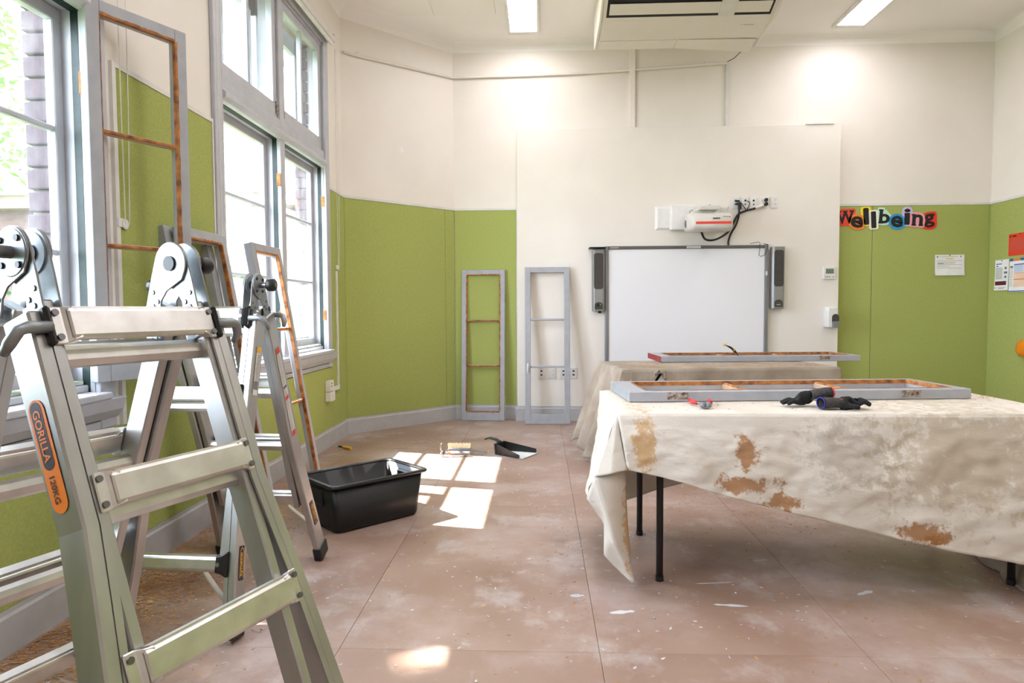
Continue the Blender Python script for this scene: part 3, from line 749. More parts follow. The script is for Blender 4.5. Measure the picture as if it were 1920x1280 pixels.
        ex = (Q(1, 0, 1, 0) - Q(1, 0, 0, 0)); ey = (Q(1, 0, 0, 1) - Q(1, 0, 0, 0))
        text(MB(), 'GORILLA', Q(1, x - .0008, t0 + .018, n_c - .010), ex, ey, w=.088, h=.018, offset=.02).build('lettering', 'orange_label', st)
        text(MB(), '120KG', Q(1, x - .0008, t0 + .130, n_c - .010), ex, ey, w=.046, h=.014, offset=.02).build('lettering', 'black_print', st)
    else:
        def sticker(s, tc_, rev):
            off = .036; x = hw + .0318 + off + .0
            Lh = .058
            def X(tt): # follow the flare of the rail
                return hw + .0306 + fl(tt)
            def R(tt, n, l): return Q(s, X(tt) + l, tt, n)
            m = MB().add([R(tc_ - Lh, -.016, .001), R(tc_ - Lh, .016, .001), R(tc_ + Lh, .016, .001), R(tc_ + Lh, -.016, .001)], [(0, 1, 2, 3)])
            st = m.build('sticker', 'navy_label', t)
            sg = -1 if rev else 1
            ex = (R(tc_ + .05, 0, 0) - R(tc_ - .05, 0, 0)).normalized() * sg; ey = (Q(s, 0, 0, 1) - Q(s, 0, 0, 0)) * (1 if True else -1)
            # letters stand with their tops away from / toward the outer edge so that they read along the stile
            nrm = ex.cross(ey)
            if nrm.x < 0: ey = -ey
            o = R(tc_ - sg * .044, 0, .0016) - ey * .008
            text(MB(), 'syneco', o, ex, ey, w=.080, h=.015, offset=.02).build('lettering', 'yellow_print', st)
            m = MB(); a0 = R(tc_ - sg * .048, 0, .0016); a1 = R(tc_ + sg * .042, 0, .0016); a2 = R(tc_ + sg * .052, 0, .0016)
            for sy in (-1, 1):
                m.bar(a0 + ey * sy * .0115, a1 + ey * sy * .0115, .0006, .002, ey); m.bar(a1 + ey * sy * .0115, a2, .0006, .002, ey)
            m.build('sticker_outline', 'yellow_print', st)
        sticker(1, 1.01, True); sticker(-1, 1.06, False)
        # long white warning label on the rear stile, shorter one on the front stile
        def X2(tt): return hw + .0306 + .001
        for s, ta, tb, blocks in ((-1, .26, .66, ((.26, .285, 'red_print'), (.43, .437, 'black_print'), (.475, .49, 'red_print'), (.635, .66, 'red_print'))), (1, .24, .42, ((.24, .262, 'yellow_print'), (.37, .40, 'grey_print')))):
            m = webface(s, 1, ta, tb, -.020, .014, .001, MB()); lb = m.build('warning_label', 'label_white', t)
            for b0, b1, mm in blocks: webface(s, 1, b0, b1, -.018, .012, .0016, MB()).build('label_block', mm, lb)
            m = MB(); q = ta + .03
            while q < tb - .03:
                webface(s, 1, q, q + .0022, -.016, .010 - rnd.uniform(0, .008), .0014, m); q += .0065
            m.build('label_lines', 'grey_print', lb)
        m = webface(1, -1, .40, .50, -.020, .014, .001, MB())
        lb = m.build('warning_label', 'label_white', t)
        # the left stile shows its label on its inner web
    return t
ladA = make_ladder('large foreground aluminium folding ladder with orange GORILLA sticker on its stile', (-.845, 1.293, 0), math.radians(90 - 20.6), 1.233, math.radians(19.3), math.radians(20.4), 'orange', .172, ((0, 0), (.49, 0), (.60, .012), (.75, .030), (1.3, .075)))
ladB = make_ladder('aluminium folding ladder with navy and yellow stickers standing behind the foreground ladder', (-1.263, 2.543, 0), math.radians(90 - 93.4), 1.228, math.radians(14.6), math.radians(20.9), 'navy', .184, ((0, 0), (.70, 0), (.80, .004), (1.0, .014), (1.25, .03)))

# ------------------------------------------------------------------ tables and drop cloths
def make_table(label, corner, rz, L, D):
    t = thing('folding_table', label, 'table', (*corner, 0), rz)
    MB().box(.01, L - .01, .01, D - .01, .685, .715).build('table_top', 'plastic_white', t, bevel=.008, seg=2)
    for x in (.19, L - .17):
        for y in (.12, D - .09): MB().tube([(x, y, .004), (x, y, .69)], .0145, 14).build('leg', 'black_metal', t, smooth=True, bevel=.001)
        MB().tube([(x, .12, .50), (x, D - .09, .50)], .010, 10).build('stretcher', 'black_metal', t)
        MB().tube([(x, .12, .50), (x + (.22 if x < L / 2 else -.22), D / 2, .68)], .009, 10).build('brace', 'black_metal', t)
        for y in (.12, D - .09): MB().disc((x, y, .012), (0, 0, 1), .017, .022, 14).build('foot_cap', 'black_plastic', t)
    return t
make_table('front trestle table under the pale stained drop cloth', (.30, 2.66), 0, 1.78, .78)
make_table('rear trestle table under the torn grey drop cloth', (.55, 4.60), math.radians(7.4), 1.56, .76)

def fbm(p, sc): return noise.fractal(Vector(p) * sc, 1.0, 2.0, 4)
def drape(mb, tops, bots, rows, amp, sc, sag=0.0, seed=0.0, flare=None):
    """grid between two polylines (same length)"""
    n = len(tops); vs = []
    for j in range(rows + 1):
        f = j / rows
        for i in range(n):
            a = Vector(tops[i]); b = Vector(bots[i]); p = a.lerp(b, f)
            e = (Vector(bots[min(i + 1, n - 1)]) - Vector(bots[max(i - 1, 0)])) + (Vector(tops[min(i + 1, n - 1)]) - Vector(tops[max(i - 1, 0)]))
            nn = e.cross(Vector((0, 0, 1)))
            nn = nn.normalized() if nn.length > 1e-6 else Vector((0, -1, 0))
            w = min(1.0, f * 5)
            # diagonal creases
            q = Vector((p.x + p.z * .5 + seed, p.y, p.z * 1.6 - p.x * .35))
            p = p + nn * (amp * w * (fbm(q, sc) + .5 * fbm(q, sc * 2.7)) + sag * math.sin(f * PI))
            vs.append(p)
    fs = [(j * n + i, j * n + i + 1, (j + 1) * n + i + 1, (j + 1) * n + i) for j in range(rows) for i in range(n - 1)]
    mb.add(vs, fs); return mb
def interp(pts, n):
    """resample polyline with n points by index spacing"""
    L = [0]
    for a, b in zip(pts, pts[1:]): L.append(L[-1] + (Vector(b) - Vector(a)).length)
    out = []
    for i in range(n):
        s = L[-1] * i / (n - 1)
        for k in range(len(pts) - 1):
            if s <= L[k + 1] + 1e-9:
                f = (s - L[k]) / max(1e-9, L[k + 1] - L[k]); out.append(Vector(pts[k]).lerp(Vector(pts[k + 1]), f)); break
    return out
def smooth_top(mb, P, nx, ny, z, seed):
    # P: four corners, slightly domed edges
    vs = []
    for j in range(ny + 1):
        for i in range(nx + 1):
            a = Vector(P[0]).lerp(Vector(P[1]), i / nx); b = Vector(P[3]).lerp(Vector(P[2]), i / nx); p = a.lerp(b, j / ny)
            ed = min(i, nx - i, j, ny - j)
            zz = z + (.0012 * fbm((p.x + seed, p.y, 0), 7) if ed > 0 else 0) - (.006 if ed == 0 else 0)
            vs.append((p.x, p.y, zz))
    mb.add(vs, [(j * (nx + 1) + i, j * (nx + 1) + i + 1, (j + 1) * (nx + 1) + i + 1, (j + 1) * (nx + 1) + i) for j in range(ny) for i in range(nx)])
    return mb
def cloth1():
    m = MB(); x0, x1, y0, y1, z = .30, 2.08, 2.655, 3.445, .719
    smooth_top(m, [(x0, y0), (x1, y0), (x1, y1), (x0, y1)], 70, 30, z, 0)
    # front hang: rounded lip then the face
    hem = [(.335, 2.615, .503), (.40, 2.615, .49), (.469, 2.615, .475), (.562, 2.61, .451), (.696, 2.61, .409), (.984, 2.60, .338), (1.411, 2.59, .236), (1.572, 2.585, .202), (1.853, 2.58, .153), (2.12, 2.56, .10)]
    nb = 130
    bots = interp(hem, nb); tops = []
    for i in range(nb):
        f = i / (nb - 1); tops.append(Vector((x0 + (x1 + .01 - x0) * f, y0, z - .006)))
    drape(m, tops, bots, 48, .009, 5.5, sag=.012)
    # left hang, from the front corner to the back corner
    hemL = [(.335, 2.615, .503), (.27, 2.60, .492), (.209, 2.625, .474)]
    b1 = interp(hemL, 14); c = Vector((x0, y0, z - .006))
    drape(m, [c + Vector((-.002 * i / 13, .004 * i / 13, 0)) for i in range(14)], b1, 30, .003, 6)
    hemM = [(.209, 2.625, .474), (.196, 2.74, .40), (.19, 2.80, .337), (.20, 3.0, .30), (.22, 3.25, .26), (.27, 3.46, .16)]
    b2 = interp(hemM, 40); t2 = interp([(x0 - .002, y0 + .004, z - .006), (x0, 2.8, z - .006), (x0, 3.1, z - .006), (x0, y1, z - .006)], 40)
    drape(m, t2, b2, 34, .006, 5, sag=-.0, seed=3)
    # hanging tail: inner side and outer side
    A = (.209, 2.625, .474); Bp = (.333, 2.66, .50); Cc = (.372, 2.715, .012)
    inn_r = interp([Bp, (.345, 2.69, .281), Cc], 24); inn_l = interp([A, (.282, 2.64, .228), Cc], 24)
    for i in range(23):
        pass
    drape(m, inn_l, inn_r, 10, .004, 6, seed=5, sag=.01)
    out_b = interp([(.19, 2.80, .337), (.262, 2.80, .235), (.262, 2.79, .10), (.295, 2.78, .065), Cc], 24)
    drape(m, inn_l, out_b, 10, .005, 6, seed=8, sag=-.012)
    # back hang
    tb = interp([(x0, y1, z - .006), (x1, y1, z - .006)], 40); bb = interp([(.30, 3.47, .11), (.454, 3.475, .143), (.59, 3.475, .194), (.753, 3.475, .236), (1.2, 3.475, .36), (2.08, 3.47, .42)], 40)
    drape(m, tb, bb, 16, .006, 5, seed=11)
    # right hang
    tr = interp([(x1, y0, z - .006), (x1, y1, z - .006)], 24); b_ = interp([(2.12, 2.56, .10), (2.11, 3.0, .2), (2.10, 3.46, .42)], 24)
    drape(m, tr, b_, 16, .006, 5, seed=14)
    o = m.build('drop_cloth', 'canvas', origin=(1.19, 3.05, 0), smooth=True, solid=.0022)
    return tag(o, 'pale canvas drop cloth with brown stains draped over the front table', 'drop cloth')
cloth1()
def cloth2():
    m = MB(); z = .719; R = Matrix.Rotation(math.radians(7.4), 4, 'Z'); O = Vector((.55, 4.60, 0))
    def P(x, y, zz): return O + R @ Vector((x, y, zz))
    L, D = 1.56, .76
    smooth_top(m, [P(0, 0, 0), P(L, 0, 0), P(L, D, 0), P(0, D, 0)], 60, 26, z, 4)
    # right two thirds of the front hang
    n = 90
    tops = [P(.30 + (L - .30) * i / (n - 1), 0, z - .006) for i in range(n)]
    bots = [P(.33 + (L - .26) * i / (n - 1), -.05 + .03 * math.sin(i * .45), .12 + .02 * math.sin(i * .2)) for i in range(n)]
    bots = [b + (R @ Vector((-.06 * max(0, 1 - i / 12), 0, .0))) for i, b in enumerate(bots)]
    drape(m, tops, bots, 34, .010, 5, seed=20)
    # torn strip: only a short ragged lip
    n = 30; tops = [P(.06 + .245 * i / (n - 1), 0, z - .006) for i in range(n)]
    bots = [P(.06 + .245 * i / (n - 1), -.014, z - .075 - .012 * math.sin(i * 1.3) + (.062 if 19 < i < 27 else 0) - .02 * (1 - i / n)) for i in range(n)]
    drape(m, tops, bots, 5, .003, 8, seed=22)
    # left front corner hanging to the floor in folds
    n = 50; tops = []; bots = []
    for i in range(n):
        f = i / (n - 1)
        if f < .25: t_ = P(.07 * (1 - f / .25), 0, z - .006)
        else: t_ = P(0, D * (f - .25) / .75, z - .006)
        w = .042 * math.sin(f * 30)
        b_ = P(.04 * (1 - min(1, f / .25)) - .11 - .07 * f + w, -.10 + (D + .12) * f, .03 + .10 * max(0, math.sin(f * 9)) * f)
        tops.append(t_); bots.append(b_)
    drape(m, tops, bots, 34, .008, 5, seed=25)
    # right and back
    n = 30; tops = [P(L, D * i / (n - 1), z - .006) for i in range(n)]; bots = [P(L + .07, (D + .06) * i / (n - 1) - .05, .14 + .05 * math.sin(i * .5)) for i in range(n)]
    drape(m, tops, bots, 20, .010, 5, seed=28)
    tops = [P(.62 + (L - .62) * i / (n - 1), D, z - .006) for i in range(n)]; bots = [P(.62 + (L - .62) * i / (n - 1), D + .05, .15) for i in range(n)]
    drape(m, tops, bots, 14, .010, 5, seed=31)
    o = m.build('drop_cloth', 'canvas_dark', origin=(1.3, 5.0, 0), smooth=True, solid=.0022)
    tag(o, 'torn greyish canvas drop cloth draped over the rear table', 'drop cloth')
cloth2()
def heap():
    m = MB(); n = 44; k = 26; vs = []
    for j in range(k + 1):
        for i in range(n + 1):
            u = i / n * 2 - 1; v = j / k * 2 - 1; r = max(abs(u), abs(v)) ** 2 * .5 + (u * u + v * v) * .5
            h = max(0, 1 - r) ** .7 * .15 + .03 * abs(fbm((u * 2, v * 2, 0), 2.2)) * max(0, 1.1 - r)
            vs.append((u * .34 + .03 * fbm((u, v, 3), 2), v * .21 + .03 * fbm((u, v, 7), 2), .004 + h))
    m.add(vs, [(j * (n + 1) + i, j * (n + 1) + i + 1, (j + 1) * (n + 1) + i + 1, (j + 1) * (n + 1) + i) for j in range(k) for i in range(n)])
    o = m.build('cloth_bundle', 'canvas_dark', smooth=True, solid=.003); o.location = (2.16, 3.02, 0); o.rotation_euler = (0, 0, 1.45)
    tag(o, 'crumpled dirty canvas lying on the floor under the front table', 'drop cloth')
heap()

# ------------------------------------------------------------------ black tub
def bin_():
    fl, fr = Vector((-1.03, 3.255, 0)), Vector((-.635, 3.655, 0)); ex = (fr - fl).normalized(); ey = Vector((-ex.y, ex.x, 0)); c = fl + ex * .285 + ey * .195
    t = thing('storage_tub', 'open black plastic storage tub on the floor beside the ladder', 'tub', c, math.atan2(ex.y, ex.x))
    def ring(a, b, z, r=.035, n=5):
        out = []
        for sx, sy, a0 in ((1, 1, 0), (-1, 1, PI / 2), (-1, -1, PI), (1, -1, 3 * PI / 2)):
            for i in range(n + 1):
                q = a0 + PI / 2 * i / n; out.append(Vector((sx * (a - r) + r * math.cos(q), sy * (b - r) + r * math.sin(q), z)))
        return out
    m = MB(); m.loft([ring(.245, .155, .004), ring(.252, .162, .02), ring(.275, .182, .245), ring(.270, .177, .245), ring(.247, .157, .02), ring(.24, .15, .012)], cap=True)
    m.build('body', 'bin_black', t, smooth=True, bevel=0)
    m = MB(); m.loft([ring(.272, .179, .240), ring(.292, .199, .240), ring(.296, .203, .248), ring(.293, .200, .256), ring(.274, .181, .256), ring(.270, .177, .25), ring(.272, .179, .240)], cap=False); m.build('rim', 'bin_black', t, smooth=False)
    for s in (-1, 1): MB().box(s * .250, s * .278, -.06, .06, .13, .22).build('handle_recess', 'bin_black', t, bevel=.008)
    a = MB().add([(-.15, .166, .13), (-.11, .166, .13), (-.11, .170, .17), (-.15, .170, .17)], [(0, 1, 2, 3)]).build('price_label', 'label_white', t)
    m = MB()
    for i in range(9): m.add([(-.145 + i * .0036, .1655, .138), (-.1435 + i * .0036, .1655, .138), (-.1435 + i * .0036, .1685, .162), (-.145 + i * .0036, .1685, .162)], [(0, 1, 2, 3)])
    m.build('label_lines', 'grey_print', a)
bin_()

# ------------------------------------------------------------------ floor tools
def dustpan():
    t = thing('dustpan', 'black plastic dustpan with pale dusty lip on the floor', 'dustpan', (-.20, 5.20, 0), math.radians(-28))
    # local: mouth toward +x
    m = MB(); n = 12
    base = [(-.13, -.07), (-.14, .0), (-.13, .07), (.13, .12), (.13, -.12)]
    m.prism(base, (0, 0, .003), (1, 0, 0), (0, 1, 0), (0, 0, 1), .004); m.build('tray', 'paint_flake', t)
    m = MB()
    def wall(p, q, h0, h1): m.hexa([(p[0], p[1], .003), (q[0], q[1], .003), (q[0], q[1] + .004, .003), (p[0], p[1] + .004, .003), (p[0], p[1], h0), (q[0], q[1], h1), (q[0], q[1] + .004, h1), (p[0], p[1] + .004, h0)])
    wall((-.13, -.074), (.10, -.115), .085, .03); wall((-.145, .07), (.12, .116), .085, .04)
    m.hexa([(-.145, -.074, .003), (-.13, -.074, .003), (-.13, .074, .003), (-.145, .074, .003), (-.155, -.074, .085), (-.14, -.074, .085), (-.14, .074, .085), (-.155, .074, .085)])
    m.build('sides', 'black_plastic', t, bevel=.003)
    MB().loft([[Vector((x, -w, z - .006)), Vector((x, w, z - .006)), Vector((x, w, z + .006)), Vector((x, -w, z + .006))] for x, w, z in ((-.14, .03, .085), (-.18, .02, .105), (-.24, .017, .112), (-.28, .016, .098))]).build('handle', 'black_plastic', t, bevel=.004)
dustpan()
def brush():
    t = thing('hand_brush', 'hand brush with pale bristles and grey handle lying behind the hammer', 'brush', (-.64, 5.20, 0), 0)
    MB().box(-.09, .09, -.02, .012, .03, .055).build('stock', 'tool_grey', t, bevel=.008, seg=2)
    MB().loft([[Vector((x, -w, z - h)), Vector((x, w, z - h)), Vector((x, w, z + h)), Vector((x, -w, z + h))] for x, w, z, h in ((.085, .012, .04, .010), (.12, .010, .03, .008), (.20, .016, .022, .007), (.215, .012, .02, .006))]).build('handle', 'tool_grey', t, bevel=.004)
    MB().box(.175, .20, -.006, .006, .0285, .0295).build('hang_hole', 'black_plastic', t)
    m = MB(); r2 = random.Random(3)
    for i in range(420):
        x = r2.uniform(-.085, .085); y = r2.uniform(-.012, .010); p = Vector((x, y, .052)); q = p + Vector((r2.uniform(-.008, .008), r2.uniform(.0, .025), .030 + r2.uniform(-.012, .010)))
        m.bar(p, q, .0025, .0025, (0, 1, 0))
    m.build('bristles', 'bristle', t, kind='stuff')
brush()
def hammer():
    t = thing('claw_hammer', 'claw hammer with grey and orange grip lying on the sunlit floor', 'hammer', (-.60, 5.13, 0), math.radians(2))
    m = MB(); m.tube([(-.165, 0, .012), (-.165, 0, .03)], .016, 12); m.tube([(-.165, 0, .028), (-.162, 0, .05), (-.158, 0, .058)], [.014, .012, .013], 10); m.build('head', 'tool_steel', t, smooth=True)
    m = MB()
    for s in (-1, 1): m.tube([(-.17, s * .005, .05), (-.174, s * .007, .07), (-.172, s * .010, .09), (-.168, s * .011, .104)], [.008, .007, .005, .002], 6)
    m.build('claw', 'tool_steel', t, smooth=True)
    MB().tube([(-.155, 0, .032), (-.06, 0, .028)], .010, 10).build('shaft', 'tool_steel', t, smooth=True)
    MB().tube([(-.112, 0, .031), (-.100, 0, .0305)], .0125, 12).build('band', 'tool_orange', t)
    MB().tube([(-.098, 0, .030), (-.02, 0, .026), (.04, 0, .024), (.055, 0, .024)], [.014, .016, .0175, .014], 12).build('grip', 'tool_grey', t, smooth=True)
hammer()
def knife(loc, rz, label, rot=None):
    t = thing('utility_knife', label, 'knife', loc, rz, rot=rot)
    MB().loft([[Vector((x, -w, z - h)), Vector((x, w, z - h)), Vector((x, w, z + h)), Vector((x, -w, z + h))] for x, w, z, h in ((-.03, .010, .012, .009), (.02, .013, .012, .011), (.07, .011, .011, .010), (.078, .008, .010, .007))]).build('handle', 'tool_yellow', t, bevel=.003)
    MB().box(-.025, .06, -.0137, .0137, .008, .014).build('grip_insert', 'black_plastic', t, bevel=.002)
    MB().prism([(-.10, .004), (-.03, .004), (-.03, .018), (-.085, .018)], (0, -.0008, 0), (1, 0, 0), (0, 0, 1), (0, 1, 0), .0016).build('blade', 'black_metal', t)
    return t
knife((-1.60, 5.40, .0), math.radians(-35), 'yellow and black utility knife on the floor near the angled wall')
k2 = thing('scraper', 'black and yellow handled tool standing in the sash on the rear table', 'scraper', (1.50, 5.25, TZ + .012))
MB().loft([[Vector((x - w, -w, z)), Vector((x + w, -w, z)), Vector((x + w, w, z)), Vector((x - w, w, z))] for x, z, w in ((.0, .055, .010), (-.02, .08, .012), (-.055, .105, .013), (-.09, .117, .010))]).build('handle', 'black_plastic', k2, bevel=.003)
MB().bar((-.012, 0, .071), (-.022, 0, .082), .028, .006, (0, 0, 1)).build('collar', 'tool_yellow', k2)
MB().bar((-.082, 0, .1145), (-.094, 0, .1185), .024, .02, (0, 0, 1)).build('end_cap', 'tool_yellow', k2)
MB().bar((.0, 0, .058), (.045, 0, -.005), .022, .003, (0, 0, 1)).build('blade', 'black_metal', k2)

# ------------------------------------------------------------------ things on the front table
def pliers():
    t = thing('pincers', 'end-cutting pincers with red handles on the pale drop cloth', 'pincers', (.675, 2.80, TZ), math.radians(85))
    for s in (-1, 1):
        MB().tube([(-.045, s * .010, .014), (-.02, s * .012, .014), (.02, s * .004, .013)], [.010, .013, .007], 10).build('jaw', 'tool_grey', t, smooth=True)
        MB().tube([(.015, -s * .002, .012), (.05, s * .018, .011), (.075, s * .034, .011)], [.005, .005, .0055], 8).build('arm', 'tool_steel', t, smooth=True)
        MB().tube([(.055, s * .022, .011), (.08, s * .037, .012), (.14, s * .042, .012), (.15, s * .040, .012)], [.0075, .009, .009, .005], 10).build('grip', 'tool_red', t, smooth=True)
    MB().disc((.012, 0, .017), (0, 0, 1), .009, .010, 14).build('pivot', 'tool_steel', t)
pliers()
def wood_hammer():
    t = thing('chisel', 'wooden handled chisel with orange ferrule lying inside the front sash', 'chisel', (.56, 3.11, TZ + .002), math.radians(-2))
    MB().tube([(-.05, 0, .016), (-.045, 0, .016), (.03, 0, .014), (.07, 0, .012)], [.010, .015, .014, .009], 12).build('handle', 'handle_wood', t, smooth=True)
    MB().tube([(.068, 0, .012), (.082, 0, .012)], .0105, 12).build('ferrule', 'tool_orange', t)
    MB().box(.08, .20, -.008, .008, .007, .011).build('blade', 'black_metal', t)
wood_hammer()
def skin(name, m, parent, pts, edges, radii, sub=2):
    me = bpy.data.meshes.new(name); me.from_pydata([tuple(p) for p in pts], edges, [])
    o = bpy.data.objects.new(name, me); COL.objects.link(o); o.parent = parent
    md = o.modifiers.new('skin', 'SKIN'); me.materials.append(MATS[m])
    for v, r in zip(me.skin_vertices[0].data, radii): v.radius = r if isinstance(r, tuple) else (r, r)
    me.skin_vertices[0].data[0].use_root = True
    md.use_smooth_shade = True
    s_ = o.modifiers.new('sub', 'SUBSURF'); s_.levels = sub; s_.render_levels = sub
    return o
def glove(label, loc, rz, curl, lift, cuffm, rimm, rim_red):
    """local: wrist at origin, fingers toward +x, palm down"""
    t = thing('work_glove', label, 'glove', loc, rz); t.scale = (.86, .9, .9)
    pts = [(-.005, 0, .022 + lift), (.03, 0, .024 + lift * .6), (.06, .0, .024 + lift * .2)]; ed = [(0, 1), (1, 2)]; ra = [(.020, .030), (.020, .034), (.017, .036)]
    pt = lambda x, y, z: (x, y, max(z, .0115))
    for k, (yy, L, sp) in enumerate(((.028, .058, .35), (.010, .072, .10), (-.009, .068, -.10), (-.027, .052, -.32))):
        b = len(pts)
        p0 = (.078, yy, .022); p1 = (.078 + L * .45 * math.cos(sp), yy + L * .45 * math.sin(sp), .022 + curl[k] * .5); p2 = (.078 + L * math.cos(sp), yy + L * math.sin(sp), .013 + curl[k] * .15)
        pts += [pt(*p0), pt(*p1), pt(*p2)]; ed += [(2, b), (b, b + 1), (b + 1, b + 2)]; ra += [.0115, .0105, .0085]
    b = len(pts); pts += [pt(.02, -.034, .020 + lift * .3), pt(.045, -.055, .016), pt(.066, -.060, .0135)]; ed += [(1, b), (b, b + 1), (b + 1, b + 2)]; ra += [.013, .0115, .009]
    hand = skin('hand', 'glove_black', t, pts, ed, ra)
    rings = []
    for x, z, ry, rz_ in ((.012, .024 + lift * .9, .036, .021), (-.02, .026 + lift * 1.1, .033, .021), (-.06, .026 + lift * 1.25, .034, .023), (-.085, .025 + lift * 1.3, .036, .024)):
        rings.append([Vector((x, ry * math.cos(a), max(.002, z + rz_ * math.sin(a)))) for a in [2 * PI * i / 18 for i in range(18)]])
    MB().loft(rings, cap=False).build('cuff', cuffm, t, smooth=True, solid=.003)
    MB().loft([[Vector((v.x - dx, v.y, v.z)) for v in rings[-1]] for dx in (0, .006)], cap=False).build('cuff_rim', rimm, t, smooth=True, solid=.005)
    if rim_red:
        MB().box(-.006, .018, -.022, -.002, .0455, .0475).build('badge', 'red_print', t, bevel=.001)
glove('black work glove resting on its mate, fingers pointing left, beside the sash', (1.125, 2.835, TZ + .0), math.radians(178), (.012, .010, .012, .014), .030, 'glove_grey', 'tool_red', False)
glove('black work glove with blue cuff rim, fingers pointing right, beside the sash', (1.205, 2.765, TZ + .0), math.radians(6), (.030, .040, .036, .028), .002, 'glove_grey', 'glove_blue', True)

# ------------------------------------------------------------------ back wall equipment
def sz(z): return z
def board():
    t = thing('whiteboard', 'large interactive whiteboard on the boxed cream wall panel', 'whiteboard', (1.445, YP, 0))
    x0, x1 = -.803, .803; z0, z1 = .52, 1.755
    MB().box(x0 + .03, x1 - .03, -.035, -.004, z0, z1 - .03).build('surface', 'board_white', t, bevel=.002)
    MB().box(x0, x1, -.045, -.002, z1 - .032, z1).build('top_rail', 'frame_dark', t, bevel=.006, seg=2)
    for a, b in ((x0, x0 + .036), (x1 - .036, x1)): MB().box(a, b, -.048, -.002, z0 - .02, z1 - .004 if a < 0 else z1 + .006).build('side_rail', 'frame_grey', t, bevel=.006, seg=2)
    MB().box(x0, x1, -.09, -.002, z0 - .05, z0).build('pen_tray', 'frame_grey', t, bevel=.006)
    a = MB().box(.003, .14, -.0465, -.045, z1 - .026, z1 - .006).build('asset_label', 'label_white', t)
    m = MB()
    for i in range(8): m.box(.012 + i * .015, .020 + i * .015, -.0468, -.0464, z1 - .019, z1 - .013)
    m.build('label_lines', 'grey_print', a)
    m = MB(); [m.box(x0 + .05 + i * .011, x0 + .058 + i * .011, -.0455, -.0449, z1 - .02, z1 - .012) for i in range(8)]; m.build('logo', 'label_white', t)
    # loose stylus leads at the right-hand top corner
    m = MB(); m.tube([(.62, -.05, z1 + .012), (.70, -.055, z1 + .028), (.715, -.055, z1 + .02), (.712, -.055, z1 - .06), (.705, -.055, z1 - .10), (.725, -.055, z1 - .115), (.76, -.055, z1 - .10), (.785, -.055, z1 - .05), (.79, -.05, z1 + .005), (.75, -.05, z1 + .012)], .0028, 6); m.build('loose_wire', 'cable_black', t)
    MB().box(x1 - .028, x1 - .01, -.05, -.047, z1 - .30, z1 - .26).build('rail_badge', 'label_white', t)
board()
def speaker(x, z0, label, kind):
    t = thing('wall_speaker', label, 'speaker', (x, YP, z0))
    w = .062; h = .61
    m = MB(); prof = [(-w, -.01), (-w, -.07), (-w + .018, -.088), (w - .018, -.088), (w, -.07), (w, -.01)]
    m.loft([[Vector((a, b, z)) for a, b in prof] for z in (0, h)]); m.build('cabinet', 'speaker_grey', t, bevel=.004)
    def pill(x0, x1, z0_, z1_, y, nm, mm, r):
        pts = []
        for sx, sz_, a0 in ((1, 1, 0), (-1, 1, PI / 2), (-1, -1, PI), (1, -1, 1.5 * PI)):
            cx = (x0 + x1) / 2 + sx * ((x1 - x0) / 2 - r); cz = (z0_ + z1_) / 2 + sz_ * ((z1_ - z0_) / 2 - r)
            for i in range(6): a = a0 + PI / 2 * i / 5; pts.append((cx + r * math.cos(a), cz + r * math.sin(a)))
        return MB().prism(pts, (0, y, 0), (1, 0, 0), (0, 0, 1), (0, -1, 0), .006).build(nm, mm, t, bevel=.002)
    g = pill(-.046, .046, .22, .575, -.088, 'grille', 'speaker_mesh', .024)
    for z in (.31, .40, .49): MB().disc((0, -.0945, z), (0, 1, 0), .036, .003, 24).build('driver_ring', 'speaker_mesh', g, bevel=.001)
    m = MB(); pts = [(-.04, .02), (.04, .02), (.04, .06)] + [(.04 * math.cos(PI * i / 8), .06 + .03 * math.sin(PI * i / 8)) for i in range(1, 8)] + [(-.04, .06)]
    m.prism(pts, (0, -.088, 0), (1, 0, 0), (0, 0, 1), (0, -1, 0), .008); m.build('control_plate', 'speaker_mesh', t, bevel=.002)
    if kind:
        MB().disc((-.008, -.099, .062), (0, 1, 0), .013, .012, 16).build('volume_knob', 'black_plastic', t, bevel=.001)
        MB().disc((.017, -.0965, .064), (0, 1, 0), .005, .003, 10).build('power_light', 'led_green', t)
    else:
        m = MB(); [m.box(-.02 + i * .01, -.014 + i * .01, -.0966, -.0959, .036, .044) for i in range(4)]; m.build('logo', 'label_white', t)
    MB().box(-.03, .03, -.012, 0, .1, .5).build('bracket', 'black_plastic', t)
    if kind: MB().box(.0, .03, -.05, -.03, -.02, .0).build('cable_plug', 'black_plastic', t)
    return t
speaker(.575, 1.11, 'slim grey wall speaker with volume knob left of the whiteboard', True)
speaker(2.335, 1.125, 'slim grey wall speaker right of the whiteboard', False)
o = MB().box(.48, .64, YP - .13, YP, 1.732, 1.742).build('wall_shelf', 'black_plastic', origin=(.56, YP, 1.735), bevel=.002); tag(o, 'thin black shelf bracket above the left speaker', 'shelf')
